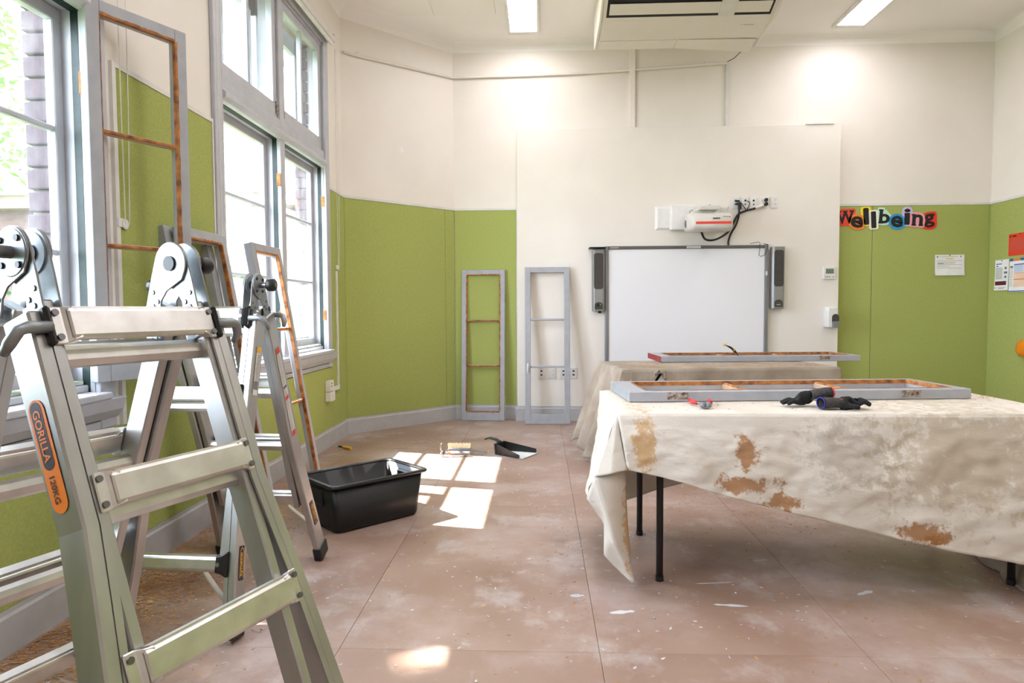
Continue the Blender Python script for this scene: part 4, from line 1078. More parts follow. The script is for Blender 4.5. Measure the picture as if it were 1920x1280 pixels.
def projector():
    t = thing('projector', 'white wall-mounted projector with orange stripe above the whiteboard', 'projector', (1.50, YP, 2.03))
    m = MB(); m.loft([[Vector((a, y, b)) for a, b in q] for y, q in ((0, [(-.36, -.118), (.37, -.118), (.37, .118), (-.36, .118)]), (-.02, [(-.335, -.095), (.345, -.095), (.345, .095), (-.335, .095)]))]); m.build('back_plate', 'plastic_white', t)
    MB().box(-.215, .265, -.075, -.0, -.125, .125).build('mount_cover', 'plastic_white', t, bevel=.014, seg=3)
    MB().box(.0, .19, -.36, -.05, .03, .068).build('mount_arm', 'projector_white', t, bevel=.01, seg=2)
    MB().disc((.095, -.30, .075), (0, 0, 1), .022, .02, 16).build('mount_screw', 'projector_white', t)
    # body: rounded wedge, hanging away from the wall
    def R(x0, x1, z0, z1, y, r):
        pts = []
        for sx, sz_, a0 in ((1, 1, 0), (-1, 1, PI / 2), (-1, -1, PI), (1, -1, 1.5 * PI)):
            cx = (x0 + x1) / 2 + sx * ((x1 - x0) / 2 - r); cz = (z0 + z1) / 2 + sz_ * ((z1 - z0) / 2 - r)
            for i in range(5): a = a0 + PI / 2 * i / 4; pts.append(Vector((cx + r * math.cos(a), y, cz + r * math.sin(a))))
        return pts
    m = MB(); m.loft([*[R(x0 - .045, x1 - .045, z0 - .035, z1 - .035, y, r) for x0, x1, z0, z1, y, r in ((-.02, .34, -.09, .04, -.12, .02), (-.06, .345, -.125, .045, -.16, .03), (-.075, .345, -.14, .035, -.36, .035), (-.05, .335, -.13, .01, -.43, .035), (-.02, .32, -.11, -.02, -.455, .03))]]); m.build('body', 'projector_white', t, smooth=True)
    dx, dz = -.045, -.035
    MB().box(.0 + dx, .20 + dx, -.30, -.14, .03 + dz, .066 + dz).build('top_cover', 'projector_white', t, bevel=.01, seg=2)
    MB().box(-.012 + dx, .318 + dx, -.4575, -.446, -.080 + dz, -.056 + dz).build('stripe', 'card_red', t, bevel=.003)
    MB().box(.10 + dx, .16 + dx, -.452, -.440, -.104 + dz, -.093 + dz).build('green_mark', 'green_print', t)
    m = MB(); [m.box(.145 + dx + i * .0135, .154 + dx + i * .0135, -.459, -.438, -.034 + dz, -.022 + dz) for i in range(5)]; m.build('logo', 'black_print', t, kind='stuff')
    m = MB(); [m.box(.24 + dx + i * .012, .247 + dx + i * .012, -.453, -.435, -.034 + dz, -.008 + dz) for i in range(6)]; m.build('vent_slats', 'grey_print', t, kind='stuff')
    MB().disc((-.068 + dx, -.30, -.06 + dz), (1, 0, 0), .035, .02, 20).build('lens_ring', 'grey_print', t)
    m = MB(); m.tube([(-.03, -.2, .05), (-.06, -.21, .04), (-.065, -.21, .0), (-.045, -.21, -.015)], .004, 6); m.build('cable_hook', 'grey_print', t)
projector()
def outlet(x, z, kind, label):
    t = thing('wall_outlet', label, 'outlet', (x, YP, z))
    MB().box(-.037, .037, -.009, 0, -.058, .058).build('plate', 'plastic_white', t, bevel=.004, seg=2)
    if kind == 'power':
        for sx in (-.018, .018):
            for (dx, dz, a) in ((-.006, .006, .5), (.006, .006, -.5), (0, -.008, 0)):
                c = Vector((sx if False else .012, -.0095, (.022 if sx < 0 else -.022))); d = Vector((math.sin(a), 0, math.cos(a))) * .004
                MB().bar(c + Vector((dx, 0, dz)) - d, c + Vector((dx, 0, dz)) + d, .0025, .002, (0, 1, 0)).build('socket_slot', 'black_print', t)
            MB().box(-.026, -.016, -.013, -.009, (.022 if sx < 0 else -.022) - .007, (.022 if sx < 0 else -.022) + .007).build('switch', 'plastic_white', t, bevel=.001)
    else:
        for dz in (.02, -.018):
            if kind == 'port': MB().disc((0, -.0095, dz), (0, 1, 0), .010 if dz > 0 else .007, .004, 14).build('port', 'black_print', t)
            elif kind == 'data': MB().box(-.010, .010, -.011, -.008, dz - .007, dz + .007).build('port', 'black_print', t)
    return t
outlet(1.933, 2.177, 'data', 'white socket plate with black plugs, leftmost in the row above the whiteboard')
outlet(2.027, 2.176, 'port', 'white socket plate with small coloured leads, second in the row above the whiteboard')
outlet(2.108, 2.174, 'port', 'white socket plate with two round holes, middle of the row above the whiteboard')
outlet(2.207, 2.173, 'power', 'white power outlet with a black plug in it above the whiteboard')
outlet(2.306, 2.177, 'power', 'empty white power outlet, rightmost in the row above the whiteboard')
outlet(.004, .486, 'data', 'white low socket plate behind the left stile of the grey sash')
outlet(.112, .486, 'power', 'white low power outlet seen through the grey painted sash')
outlet(.228, .486, 'data', 'white low socket plate behind the right stile of the grey sash')
outlet(.330, .486, 'data', 'white low socket plate just right of the grey painted sash')
def plug(x, z, name, label):
    t = thing(name, label, 'plug', (x, YP - .009, z)); return t
t = thing('power_plug', 'black plug in the power outlet above the whiteboard', 'plug', (2.225, YP - .012, 2.175))
MB().disc((0, -.012, .022), (0, 1, 0), .018, .022, 16).build('plug_body', 'black_plastic', t, bevel=.003); MB().disc((0, -.014, -.018), (0, 1, 0), .018, .026, 16).build('plug_body', 'black_plastic', t, bevel=.003)
t = thing('video_plug', 'black connector in the leftmost socket plate above the whiteboard', 'plug', (1.945, YP - .012, 2.175))
MB().box(-.018, .018, -.03, 0, .006, .022).build('connector', 'black_plastic', t, bevel=.003); MB().box(-.018, .018, -.03, 0, -.024, -.006).build('connector', 'black_plastic', t, bevel=.003); MB().box(.006, .034, -.034, -.006, -.07, -.0).build('strain_relief', 'black_plastic', t, bevel=.004)
def cable(name, label, pts, r, m='cable_black', par=None):
    # Catmull-Rom through the points
    P = [Vector(p) for p in pts]; out = []
    for i in range(len(P) - 1):
        p0 = P[max(i - 1, 0)]; p1 = P[i]; p2 = P[i + 1]; p3 = P[min(i + 2, len(P) - 1)]
        for k in range(8):
            f = k / 8; out.append(.5 * ((2 * p1) + (-p0 + p2) * f + (2 * p0 - 5 * p1 + 4 * p2 - p3) * f * f + (-p0 + 3 * p1 - 3 * p2 + p3) * f ** 3))
    out.append(P[-1]); mb = MB().tube(out, r, 10)
    if par: return mb.build(name, m, par, smooth=True)
    o = mb.build(name, m, origin=P[0], smooth=True); return tag(o, label, 'cable')
y_ = YP - .035
cable('power_cable', 'thick black cable looping from projector up to the outlet', [(1.53, YP - .25, 1.90), (1.55, YP - .22, 1.865), (1.60, YP - .16, 1.805), (1.69, YP - .10, 1.800), (1.79, y_ - .02, 1.84), (1.87, y_, 1.905), (1.91, y_, 1.985), (1.95, y_, 2.055), (2.02, y_, 2.09), (2.10, y_, 2.11), (2.19, y_, 2.145), (2.225, YP - .03, 2.16)], .0105)
cable('board_cable', 'black cable rising from the whiteboard top to the leftmost socket plate', [(1.862, YP - .02, 1.755), (1.862, y_ + .012, 1.80), (1.885, y_ + .012, 1.87), (1.93, y_ + .006, 1.95), (1.955, y_ + .012, 2.02), (1.96, y_ + .008, 2.06), (1.962, YP - .03, 2.11)], .0095)
cable('signal_lead', 'thin black lead from the second socket plate joining the thick cable', [(2.045, YP - .012, 2.19), (2.06, y_, 2.17), (2.05, y_, 2.13), (2.03, y_ + .004, 2.095)], .004)
cable('signal_lead', 'thin black lead slanting from the leftmost socket plate to the thick cable', [(1.95, YP - .03, 2.195), (1.99, y_ - .01, 2.15), (2.03, y_, 2.09)], .004)
tg = cable('cable_tag', 'white paper tag wrapped on the thick cable near the outlet', [(2.115, y_, 2.118), (2.15, y_, 2.128), (2.195, y_ + .002, 2.149)], .0135, 'label_white'); tg['category'] = 'tag'

def thermostat():
    t = thing('thermostat', 'white wall thermostat with grey screen beside the green pinboard', 'thermostat', (2.852, YP, 1.474))
    MB().box(-.06, .06, -.018, 0, -.062, .062).build('case', 'plastic_white', t, bevel=.005, seg=2)
    MB().box(-.036, .042, -.0195, -.0175, -.005, .043).build('screen', 'lcd', t)
    for x in (-.035, -.018, -.001, .036): MB().box(x - .005, x + .005, -.020, -.0175, -.042, -.032).build('button', 'frame_grey', t)
thermostat()
def dispenser():
    t = thing('soap_dispenser', 'white sanitiser dispenser with grey lever beside the green pinboard', 'dispenser', (2.867, YP, 1.037))
    m = MB(); m.loft([[Vector((x * s, y, z)) for x, y in ((-.064, 0), (-.064, -.05), (-.045, -.085), (.045, -.085), (.064, -.05), (.064, 0))] for z, s in ((-.098, .9), (-.07, 1), (.07, 1), (.098, .92))]); m.build('case', 'plastic_white', t, bevel=.008, seg=2)
    MB().prism([(.034 * math.cos(PI * i / 10), .034 * math.sin(PI * i / 10)) for i in range(11)] + [(-.034, -.05), (.034, -.05)], (.022, -.084, .0), (1, 0, 0), (0, 0, 1), (0, -1, 0), .006).build('window', 'speaker_mesh', t)
    MB().loft([[Vector((x, y, z)) for x, y in ((-.012, -.08), (.056, -.08), (.052, -.115), (-.008, -.115))] for z in (-.10, -.04)]).build('lever', 'frame_grey', t, bevel=.006, seg=2)
dispenser()

# ------------------------------------------------------------------ conduits on walls
def conduit(name, label, pts, r=.012, m='wall_paint'):
    o = MB().tube(pts, r, 10).build(name, m, origin=pts[0], smooth=True); return tag(o, label, 'pipe')
dco = Vector((ca[0], ca[1], 0)); n0 = nc * .016
cpts = [tuple(dco + dc * .02 + n0 + Vector((0, 0, 3.43))), tuple(dco + dc * .16 + n0 + Vector((0, 0, 3.432))), (XL + CH + .006, YB - .017, 3.478)]
p = conduit('conduit_pipe', 'thin cream conduit running along the upper angled wall and back wall', cpts + [(-.2, YB - .017, 3.484), (.4, YB - .017, 3.497), (.93, YB - .017, 3.52), (1.4, YB - .017, 3.545), (1.86, YB - .017, 3.571)])
o3 = p.location
for q in (cpts[1], (-.42, YB - .017, 3.48), (.78, YB - .017, 3.513), (1.66, YB - .017, 3.56)):
    MB().add([], []).box(q[0] - .010 - o3.x, q[0] + .010 - o3.x, q[1] - .004 - o3.y, q[1] + .016 - o3.y, q[2] - .012 - o3.z, q[2] + .035 - o3.z).build('saddle_clip', 'wall_paint', p, bevel=.003)
o = MB().box(.897, .953, YB - .03, YB, 2.93, 3.74).build('cable_duct', 'wall_paint', origin=(.925, YB, 2.93), bevel=.003); tag(o, 'wide cream cable duct dropping from the ceiling to the wall panel', 'duct')
o = MB().box(1.848, 1.876, YB - .024, YB, 2.93, 3.56).build('cable_duct', 'white_trim', origin=(1.862, YB, 2.93), bevel=.002); tag(o, 'narrow white cable duct rising from the wall panel to the conduit end', 'duct')
conduit('loose_wire', 'thin dark wire from the conduit end up to the air conditioner', [(1.862, YB - .02, 3.58), (1.92, YB - .06, 3.60), (1.97, YB - .14, 3.64), (2.0, YB - .25, 3.67)], .004, 'frame_dark')
# left wall far corner: white conduit with sockets
cd = thing('socket_block', 'white surface sockets with conduit on the green panel below the far window', 'outlet', (XL + .012, 5.47, .47))
MB().box(0, .04, -.055, .055, -.005, .085).build('double_socket', 'plastic_white', cd, bevel=.004); MB().box(0, .05, -.055, .055, -.085, -.008).build('junction_box', 'plastic_white', cd, bevel=.004)
MB().box(0, .02, .055, .29, -.02, .018).build('duct', 'plastic_white', cd, bevel=.003); MB().box(0, .016, .27, .29, .0, 1.0).build('duct', 'plastic_white', cd, bevel=.002)
for dz in (.03, .055): MB().box(.04, .0412, -.02, -.012, dz, dz + .012).build('socket_slot', 'black_print', cd); MB().box(.04, .0412, .006, .014, dz, dz + .012).build('socket_slot', 'black_print', cd)

# ------------------------------------------------------------------ ceiling equipment
def lamp(x, y0, y1, label):
    t = thing('ceiling_light', label, 'ceiling light', (x, (y0 + y1) / 2, ZC - .03), group=None)
    L = (y1 - y0) / 2; w = .125
    m = MB(); z1 = .03
    m.box(-w - .025, -w, -L - .07, L + .07, 0, z1); m.box(w, w + .025, -L - .07, L + .07, 0, z1); m.box(-w, w, L, L + .07, 0, z1); m.box(-w, w, -L - .07, -L, 0, z1)
    m.build('frame', 'plastic_white', t, bevel=.003)
    MB().box(-w, w, -L, L, .006, .012).build('diffuser', 'lamp_panel', t)
    return t
lamp(-.155, 5.38, 6.60, 'long recessed ceiling light above the angled wall corner')
lamp(2.93, 5.38, 6.62, 'long recessed ceiling light right of the air conditioner')
lamp(-.155, 2.4, 3.62, 'long recessed ceiling light over the front table, out of view at left'); lamp(2.93, 2.4, 3.62, 'long recessed ceiling light over the front table, out of view at right')
lamp(1.39, 2.4, 3.62, 'added long ceiling light over the front table, unseen, raising the ambient light'); lamp(1.39, -.6, .62, 'added long ceiling light behind the viewer, unseen, raising the ambient light')  # middle row is added out of view to lift the ambient light
lamp(-.155, -.6, .62, 'long recessed ceiling light behind the viewer at left'); lamp(2.93, -.6, .62, 'long recessed ceiling light behind the viewer at right')
def aircon():
    t = thing('air_conditioner', 'cream ceiling-mounted air conditioner with black outlet slot', 'air conditioner', (1.22, 5.95, 3.5))
    x0, x1 = -.70, .70
    prof = [(.38, .31), (.38, .02), (.36, 0), (.155, 0), (-.165, .026), (-.20, .036), (-.40, .116), (-.42, .31)]  # y,z
    MB().loft([[Vector((x, y, z)) for y, z in prof] for x in (x0, x1)]).build('casing', 'plastic_cream', t, bevel=.006, seg=2)
    for s in (-1, 1):
        xa = x0 - .025 if s < 0 else x1; xb = x0 if s < 0 else x1 + .025
        MB().loft([[Vector((x, y * 1.02 - .002, z - .004)) for y, z in prof] for x in (xa, xb)]).build('end_panel', 'plastic_cream', t, bevel=.008, seg=2)
    # outlet slot in the sloping front
    a = Vector((0, -.20, .036)); b = Vector((0, -.40, .116)); d = (b - a).normalized(); n = Vector((0, -d.z, d.y)) * -1
    if n.z > 0: n = -n
    MB().hexa([Vector((x, 0, 0)) + q for q in (a + d * .02, a + d * .20) for x in (x0 + .03, x1 - .03)][:0] + [Vector((x0 + .03, 0, 0)) + a + d * .015, Vector((x1 - .03, 0, 0)) + a + d * .015, Vector((x1 - .03, 0, 0)) + a + d * .20, Vector((x0 + .03, 0, 0)) + a + d * .20, Vector((x0 + .03, 0, 0)) + a + d * .015 + n * .002, Vector((x1 - .03, 0, 0)) + a + d * .015 + n * .002, Vector((x1 - .03, 0, 0)) + a + d * .20 + n * .002, Vector((x0 + .03, 0, 0)) + a + d * .20 + n * .002]).build('outlet_slot', 'black_metal', t)
    p0 = a + d * .048; p1 = a + d * .162
    MB().hexa([Vector((x0 + .05, 0, 0)) + p0 + n * .004, Vector((x1 - .05, 0, 0)) + p0 + n * .004, Vector((x1 - .05, 0, 0)) + p1 + n * .004, Vector((x0 + .05, 0, 0)) + p1 + n * .004, Vector((x0 + .05, 0, 0)) + p0 + n * .012, Vector((x1 - .05, 0, 0)) + p0 + n * .012, Vector((x1 - .05, 0, 0)) + p1 + n * .014, Vector((x0 + .05, 0, 0)) + p1 + n * .014]).build('louvre', 'plastic_cream', t, bevel=.003)
    MB().hexa([Vector((.24, 0, 0)) + p0 + n * .014 - d * .03, Vector((.37, 0, 0)) + p0 + n * .014 - d * .03, Vector((.37, 0, 0)) + p1 + n * .016 + d * .04, Vector((.24, 0, 0)) + p1 + n * .016 + d * .04, Vector((.24, 0, 0)) + p0 + n * .017 - d * .03, Vector((.37, 0, 0)) + p0 + n * .017 - d * .03, Vector((.37, 0, 0)) + p1 + n * .019 + d * .04, Vector((.24, 0, 0)) + p1 + n * .019 + d * .04]).build('tape', 'label_white', t)
    # intake grilles at the rear underside; the right one droops
    MB().box(x0 + .02, -.015, .165, .355, -.006, .0).build('intake_grille', 'plastic_cream', t, bevel=.002)
    MB().hexa([(-.005, .165, -.006), (x1 - .02, .165, -.012), (x1 - .03, .36, -.055), (-.005, .355, -.006), (-.005, .165, 0), (x1 - .02, .165, -.006), (x1 - .03, .36, -.047), (-.005, .355, 0)]).build('intake_grille', 'plastic_cream', t, bevel=.002)
    m = MB(); [m.box(.50 + i * .012, .508 + i * .012, -.075, -.065, .0175, .0195) for i in range(7)]; m.prism([(0, 0), (.02, 0), (.01, .018)], (.47, -.078, .0185), (1, 0, 0), (0, 1, 0), (0, 0, 1), .0012); m.build('logo', 'grey_print', t)
aircon()

# ------------------------------------------------------------------ lettering and papers
cards = [('W', 'card_red', 3.043, 2.03, .165, .125, -3), ('e', 'card_orange', 3.155, 1.985, .125, .115, 6), ('l', 'card_yellow', 3.245, 2.04, .055, .15, -4), ('l', 'card_cream', 3.318, 2.005, .05, .15, -3),
         ('b', 'card_mint', 3.425, 2.035, .105, .135, 4), ('e', 'card_blue', 3.545, 1.985, .12, .115, 2), ('i', 'card_lilac', 3.645, 2.035, .06, .15, 1), ('n', 'card_pink', 3.745, 2.00, .105, .105, 3), ('g', 'card_scarlet', 3.860, 1.99, .105, .135, -4)]
order = ['first', 'second', 'third', 'fourth', 'fifth', 'sixth', 'seventh', 'eighth', 'ninth']
for i, (ch, cm, x, z, w, h, rot) in enumerate(cards):
    cn = cm.split('_')[1]
    t = thing('letter_cutout', '%s card cutout of a black letter %s, %s in the word on the pinboard' % (cn, ch, order[i]), 'letter', (x, YB - .0125, z), rot=(0, math.radians(rot), 0), group='letters of the pinboard word')
    vs, fs = text2d(ch, 0.03)
    x0 = min(v[0] for v in vs); x1 = max(v[0] for v in vs); y0 = min(v[1] for v in vs); y1 = max(v[1] for v in vs)
    sx = w / (x1 - x0); sy = h / (y1 - y0)
    yb = -.0045 - .0012 * (i % 2)
    gm = MB(); gm.add([((v[0] - (x0 + x1) / 2) * sx, yb - .0012, (v[1] - (y0 + y1) / 2) * sy) for v in vs], fs)
    for (a, b) in {'l': [(0, .5), (0, -.5)], 'i': [(0, -.5), (-.1, .12)], 'n': [(-.32, -.5), (.34, -.5), (-.36, .45)], 'b': [(-.34, -.46), (-.36, .46)], 'W': [(-.38, .48), (.38, .48), (0, .48)]}.get(ch, []):
        gm.box(a * w - .022, a * w + .022, yb - .0014, yb - .0011, b * h - .008, b * h + .008)
    # backing card: hull of the glyph pushed outwards
    pts = [((v[0] - (x0 + x1) / 2) * sx, (v[1] - (y0 + y1) / 2) * sy) for v in vs]
    bp = []; N = 40
    for k in range(N):
        a = 2 * PI * k / N; d = (math.cos(a), math.sin(a)); s_ = max(p_[0] * d[0] + p_[1] * d[1] for p_ in pts) + .021
        bp.append((d, s_))
    poly = []
    for k in range(N):
        (d0, s0), (d1, s1) = bp[k], bp[(k + 1) % N]; det = d0[0] * d1[1] - d0[1] * d1[0]
        poly.append(((s0 * d1[1] - s1 * d0[1]) / det, (d0[0] * s1 - d1[0] * s0) / det))
    MB().prism(poly, (0, yb, 0), (1, 0, 0), (0, 0, 1), (0, 1, 0), .0035).build('card', cm, t)
    gm.build('glyph', 'letter_black', t)
    MB().disc((0, yb - .002, h / 2 + .006), (0, 1, 0), .004, .004, 8).build('pin', 'rivet_steel', t)
def paper(name, label, o, ex, w, h, m, blocks, lines, curl=.01):
    """o = lower-left, ex = along the paper; paper faces the room"""
    ex = Vector(ex); n = ex.cross(Vector((0, 0, 1)))
    t = thing(name, label, 'paper', o)
    def P(u, v, l):
        bend = curl * (1 - v) ** 3 * 1.0 + .003
        return ex * (u * w) + Vector((0, 0, v * h)) + n * (bend + l)
    def patch(mb, u0, u1, v0, v1, l):
        k = 8; vs = []
        for j in range(k + 1):
            for u in (u0, u1): vs.append(P(u, v0 + (v1 - v0) * j / k, l))
        mb.add(vs, [(2 * j, 2 * j + 1, 2 * j + 3, 2 * j + 2) for j in range(k)]); return mb
    sheet = patch(MB(), 0, 1, 0, 1, 0).build('sheet', m, t)
    for (u0, u1, v0, v1, mm) in blocks: patch(MB(), u0, u1, v0, v1, .0008).build('print_block', mm, sheet)
    mb = MB()
    for (u0, u1, v) in lines: patch(mb, u0, u1, v - .006, v + .006, .0006)
    if lines: mb.build('print_lines', 'grey_print', sheet)
    MB().disc(P(.5, .97, .002), n, .005, .006, 10).build('pin', 'black_plastic', t)
    return t
paper('notice_sheet', 'white landscape notice with yellow heading pinned to the far green wall', (3.925, YB - .0125, 1.447), (1, 0, 0), .285, .205, 'paper_white', [(.37, .62, .78, .83, 'highlight_yellow'), (.09, .30, .555, .59, 'green_print'), (.06, .11, .87, .94, 'grey_print'), (.86, .90, .88, .95, 'grey_print')], [(.15, .8, .91), (.06, .92, .70), (.06, .7, .63), (.32, .7, .575), (.06, .92, .52), (.06, .5, .44), (.06, .9, .36)])
paper('notice_sheet', 'red notice pinned on the right-hand green wall', (XR - .0125, 6.640, 1.612), (0, -1, 0), .30, .205, 'red_paper', [(.05, .10, .84, .94, 'black_print'), (.16, .35, .86, .92, 'black_print')], [(.08, .9, .75 - .06 * i) for i in range(9)], .0)
paper('safety_poster', 'white portrait poster with dark band on the right-hand green wall', (XR - .0125, 6.822, 1.290), (0, -1, 0), .195, .295, 'paper_white', [(.05, .85, .17, .30, 'maroon_print'), (.08, .5, .85, .88, 'blue_print'), (.1, .25, .78, .81, 'maroon_print'), (.7, .85, .68, .76, 'grey_print'), (.66, .9, .54, .61, 'grey_print'), (.7, .85, .40, .47, 'grey_print'), (.06, .12, .07, .11, 'green_print')], [(.06, .55, .74 - .03 * i) for i in range(13)] + [(.3, .8, .09), (.3, .7, .06)], .006)
paper('info_poster', 'white poster with blue and orange boxes on the right-hand green wall', (XR - .0125, 6.618, 1.270), (0, -1, 0), .30, .315, 'paper_white', [(.0, .18, .92, 1, 'blue_print'), (.19, .48, .92, 1, 'orange_print'), (.49, 1, .92, 1, 'blue_print'), (.2, .6, .58, .80, 'pale_blue_print'), (.2, 1, .80, .83, 'blue_print'), (.2, .9, .40, .56, 'pale_orange_print'), (.2, .9, .54, .57, 'orange_print'), (.62, .95, .58, .80, 'pale_orange_print'), (.2, .9, .15, .36, 'pale_orange_print'), (.2, .9, .36, .39, 'orange_print'), (.03, .16, .72, .78, 'grey_print'), (.0, 1, .01, .04, 'blue_print')], [(.03, .15, .68 - .05 * i) for i in range(11)], .006)
# orange bag hanging on the right wall, only its edge enters the view
t = thing('hanging_bag', 'orange bag hanging on the right wall at the edge of the view', 'bag', (XR - .013, 6.33, .75))
MB().loft([[Vector((-d_ * (1 + .25 * math.cos(a)) , w_ * math.sin(a), z)) for a in [2 * PI * i / 16 for i in range(16)]] for z, w_, d_ in ((-.085, .02, .015), (-.075, .09, .03), (-.03, .125, .038), (.04, .12, .034), (.075, .08, .02), (.08, .05, .012))]).build('bag_body', 'orange_plastic', t, smooth=True)
MB().tube([(-.012, -.05, .075), (-.014, -.03, .17), (-.014, 0, .20), (-.014, .03, .17), (-.012, .05, .075)], .006, 8).build('strap', 'orange_plastic', t, smooth=True)
MB().tube([(0, 0, .205), (-.02, 0, .203), (-.028, 0, .212)], .004, 8).build('hook', 'tool_steel', t)

# ------------------------------------------------------------------ debris
def chips(name, label, m, pts, smin, smax, z=0.0, seed=1, thick=.0015, kind='stuff'):
    r2 = random.Random(seed); mb = MB()
    for (x, y) in pts:
        a = r2.uniform(0, 2 * PI); L = r2.uniform(smin, smax); w = L * r2.uniform(.15, .5); tilt = r2.uniform(-.25, .25) * L; h = r2.uniform(.0008, .003)
        c, s = math.cos(a), math.sin(a)
        P = [(x + c * L + s * w * .3, y + s * L, z + h + abs(tilt)), (x + s * w, y - c * w, z + .0006), (x - c * L, y - s * L * .8, z + h), (x - s * w, y + c * w, z + .0006 + abs(tilt) * .5)]
        mb.add(P, [(0, 1, 2), (0, 2, 3)])
    me = bpy.data.meshes.new(name); me.from_pydata([tuple(v) for v in mb.v], [], mb.f); me.materials.append(MATS[m])
    o = bpy.data.objects.new(name, me); COL.objects.link(o); return tag(o, label, 'debris', kind=kind)
r3 = random.Random(11)
pts = []
while len(pts) < 9000:
    q = r3.random()
    if q < .72: x = -1.74 + abs(r3.gauss(0, .30)); y = r3.uniform(1.4, 4.2)
    elif q < .9: x = r3.uniform(-1.6, 2.6); y = r3.uniform(1.9, 6.6)
    else: x = r3.gauss(.9, .5); y = r3.gauss(3.75, .35)
    if x > -1.75 and y < 6.7: pts.append((x, y))
chips('wood_shavings', 'pale wood shavings scattered over the brown floor', 'wood_shaving', pts, .003, .012, seed=2)
pts = [(-1.74 + abs(r3.gauss(0, .16)), r3.gauss(2.6, .35)) for _ in range(4200)]
chips('wood_shavings', 'thick drift of orange wood shavings along the baseboard behind the ladders', 'wood_shaving', pts, .003, .012, z=.002, seed=5)
pts = [(r3.uniform(-1.7, 2.8), r3.uniform(1.9, 6.3)) for _ in range(1500)] + [(-1.74 + abs(r3.gauss(0, .2)), r3.uniform(1.4, 4.0)) for _ in range(400)]
chips('paint_flakes', 'white paint flakes scattered over the brown floor', 'paint_flake', pts, .003, .012, seed=3)
pts = [(r3.uniform(.35, 2.05), r3.uniform(2.70, 3.42)) for _ in range(160)] + [(r3.gauss(2.0, .03), r3.gauss(3.12, .05)) for _ in range(40)]
chips('paint_flakes', 'small dark flakes on the pale cloth of the front table', 'wood_shaving', pts, .003, .008, z=TZ, seed=4)
pts = [(.55 + (x * math.cos(.129) - y * math.sin(.129)), 4.60 + (x * math.sin(.129) + y * math.cos(.129))) for x, y in [(r3.uniform(.04, 1.5), abs(r3.gauss(.1, .18)) + .02) for _ in range(900)] if y < .74]
chips('wood_shavings', 'shavings and flakes on the grey cloth of the rear table', 'wood_shaving', pts, .003, .011, z=TZ, seed=6)
pts = [(r3.uniform(-1.86, -1.72), r3.choice([r3.uniform(.85, 2.58), r3.uniform(3.74, 5.48)])) for _ in range(300)]
chips('paint_flakes', 'flakes and dust lying on the window sills', 'old_putty', pts, .003, .009, z=.8125, seed=8)

# ------------------------------------------------------------------ outside
tag(struct(MB().box(-40, XO, -15, 40, -.5, -.3).build('ground_outside', 'grass')), 'grassy ground outside the windows')
ev = struct(MB().box(-2.85, XO + .0, -3, 7.2, 3.72, 3.84).build('roof_eave', 'gutter_white'), 'pale eave over the windows outside')
MB().box(-2.90, -2.80, -3, 7.2, 3.66, 3.86).build('gutter', 'gutter_white', ev, bevel=.02, seg=2)
def leaf_cloud(name, label, c, rx, ry, rz_, n, m, leaf=.08, seed=1, cat='shrub', trunk=0.0):
    t = thing(name, label, cat, (c[0], c[1], -.3)); r2 = random.Random(seed); mb = MB()
    for _ in range(n):
        while True:
            p = Vector((r2.uniform(-1, 1), r2.uniform(-1, 1), r2.uniform(-1, 1)))
            if .25 < p.length < 1: break
        p = Vector((p.x * rx, p.y * ry, p.z * rz_ + c[2] + .3)); d = Vector((r2.gauss(0, 1), r2.gauss(0, 1), r2.gauss(0, .6))).normalized(); s_ = d.cross(Vector((r2.gauss(0, 1), r2.gauss(0, 1), 1))).normalized(); L = leaf * r2.uniform(.6, 1.3)
        mb.add([p, p + d * L * .5 + s_ * L * .25, p + d * L, p + d * L * .5 - s_ * L * .25], [(0, 1, 2, 3)])
    mb.build('foliage', m, t, kind='stuff')
    st = MB(); H = c[2] + .3
    for k in range(5 if trunk == 0 else 1):
        a = k * 1.3; st.tube([(0, 0, 0), (math.cos(a) * rx * .3 * (trunk == 0), math.sin(a) * ry * .3 * (trunk == 0), H * .6), (math.cos(a) * rx * .5 * (trunk == 0), math.sin(a) * ry * .5 * (trunk == 0), H)], [.02 + trunk, .015 + trunk * .8, .008 + trunk * .4], 7)
    st.build('stem', 'bark', t)
    return t
leaf_cloud('garden_shrub', 'pale green shrub outside the nearest window, low behind the strappy plant', (-4.3, 4.4, .35), .9, 1.3, .65, 2600, 'leaf_pale', .09, 1)
leaf_cloud('garden_shrub', 'darker green shrub outside the nearest window, further off', (-6.8, 6.7, .9), 1.6, 1.4, 1.2, 2600, 'leaf_green', .12, 2)
leaf_cloud('garden_tree', 'leafy tree outside the nearest window, crown filling the upper pane', (-9.8, 11.0, 5.2), 2.6, 2.0, 2.0, 3000, 'leaf_pale', .18, 3, 'tree', .10)
leaf_cloud('garden_tree', 'tall tree shading the nearest window from outside, crown out of view', (-6.9, 2.35, 8.6), 1.9, 1.35, 1.7, 5200, 'leaf_green', .26, 9, 'tree', .14)
leaf_cloud('garden_shrub', 'bright green shrub outside the far window beside the brick pier', (-4.4, 9.8, 1.6), 1.0, .8, 1.1, 2400, 'leaf_green', .10, 4)
leaf_cloud('garden_shrub', 'pale green shrub outside between the two windows', (-6.9, 9.4, .7), .9, .8, .9, 2200, 'leaf_pale', .10, 5)
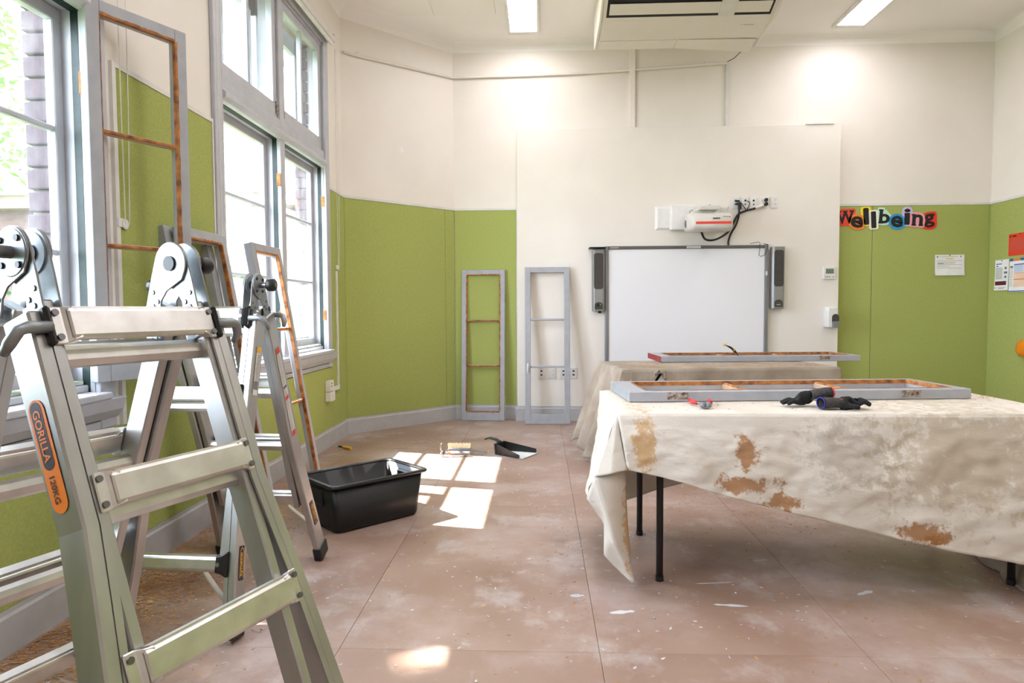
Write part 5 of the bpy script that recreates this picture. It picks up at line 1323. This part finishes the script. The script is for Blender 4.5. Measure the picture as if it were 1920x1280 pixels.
def strappy(loc, n, h, seed, label):
    t = thing('strappy_plant', label, 'plant', loc); r2 = random.Random(seed)
    for i in range(n):
        a = r2.uniform(0, 2 * PI); L = h * r2.uniform(.7, 1.1); out = r2.uniform(.12, .6) * L; w = .028 * r2.uniform(.8, 1.2)
        d = Vector((math.cos(a), math.sin(a), 0)); s_ = Vector((-d.y, d.x, 0)); mb = MB(); rows = []
        for k in range(7):
            f = k / 6; p = d * out * f ** 1.6 + Vector((0, 0, L * (f - .22 * (out / L) * f ** 3))); ww = w * (1 - f) ** .6 * (0.6 + .8 * min(1, f * 3)) + .001
            rows += [p - s_ * ww, p + d * .004, p + s_ * ww]
        mb.add(rows, [(3 * k + j, 3 * k + j + 1, 3 * k + j + 4, 3 * k + j + 3) for k in range(6) for j in range(2)])
        mb.build('blade', 'blade_green', t, smooth=True)
strappy((-2.95, 3.25, -.3), 26, 2.0, 3, 'strappy green plant with upright blades outside the nearest window')
strappy((-2.70, 2.1, -.3), 22, 1.25, 5, 'low strappy plant right outside the nearest window')
# neighbouring building far off
nb = struct(MB().box(-16, -2.6, 12.0, 12.4, -.3, 3.25).build('neighbour_wall', 'brick_brown'), 'far brick building with white gutter seen through the windows')
MB().box(-16.3, -2.4, 11.55, 12.4, 3.2, 3.42).build('gutter', 'gutter_white', nb, bevel=.02); MB().box(-16.3, -2.4, 11.7, 12.4, 2.98, 3.2).build('fascia', 'fascia_brown', nb)
MB().prism([(11.6, 3.42), (16, 5.6), (16, 3.42)], (-16.3, 0, 0), (0, 1, 0), (0, 0, 1), (1, 0, 0), 13.9).build('roof', 'roof_tile', nb)
MB().bar((-7.2, 11.9, 1.6), (-4.4, 11.6, 3.1), .14, .14).build('roof_brace', 'gutter_white', nb)
# low brick wall with pier, bricks laid singly
gw = struct(MB().box(-4.45, -2.45, 8.03, 8.20, -.3, 1.40).build('garden_wall', 'mortar'), 'low brick garden wall outside the far window')
src = None; nbk = 0
for r_ in range(20):
    z = -.3 + r_ * .086; x = -4.45 + (.12 if r_ % 2 else 0)
    while x < -2.5:
        w_ = min(.23, -2.45 - x)
        if src is None: src = MB().box(0, .226, -.012, .06, 0, .076).build('brick', 'brick_brown', gw, bevel=.004); src.location = (x, 8.03, z + .004)
        else: piece(src, 'brick', (x, 8.03 + rnd.uniform(-.003, .003), z + .004), gw, scale=(w_ / .23, 1, 1))
        x += .238
pier = struct(MB().box(-3.42, -3.02, 7.90, 8.25, -.3, 2.35).build('garden_pier', 'mortar'), 'brick pier rising from the garden wall outside')
src2 = None
for r_ in range(31):
    z = -.3 + r_ * .086
    for x, w_ in (((-3.425, .238), (-3.18, .158)) if r_ % 2 else ((-3.425, .158), (-3.26, .238))):
        if src2 is None: src2 = MB().box(0, .226, -.012, .05, 0, .076).build('brick', 'brick_purple', pier, bevel=.004); src2.location = (x, 7.90, z + .004); src2.scale = (w_ / .238, 1, 1)
        else: piece(src2, 'brick', (x, 7.90, z + .004), pier, scale=(w_ / .238, 1, 1))
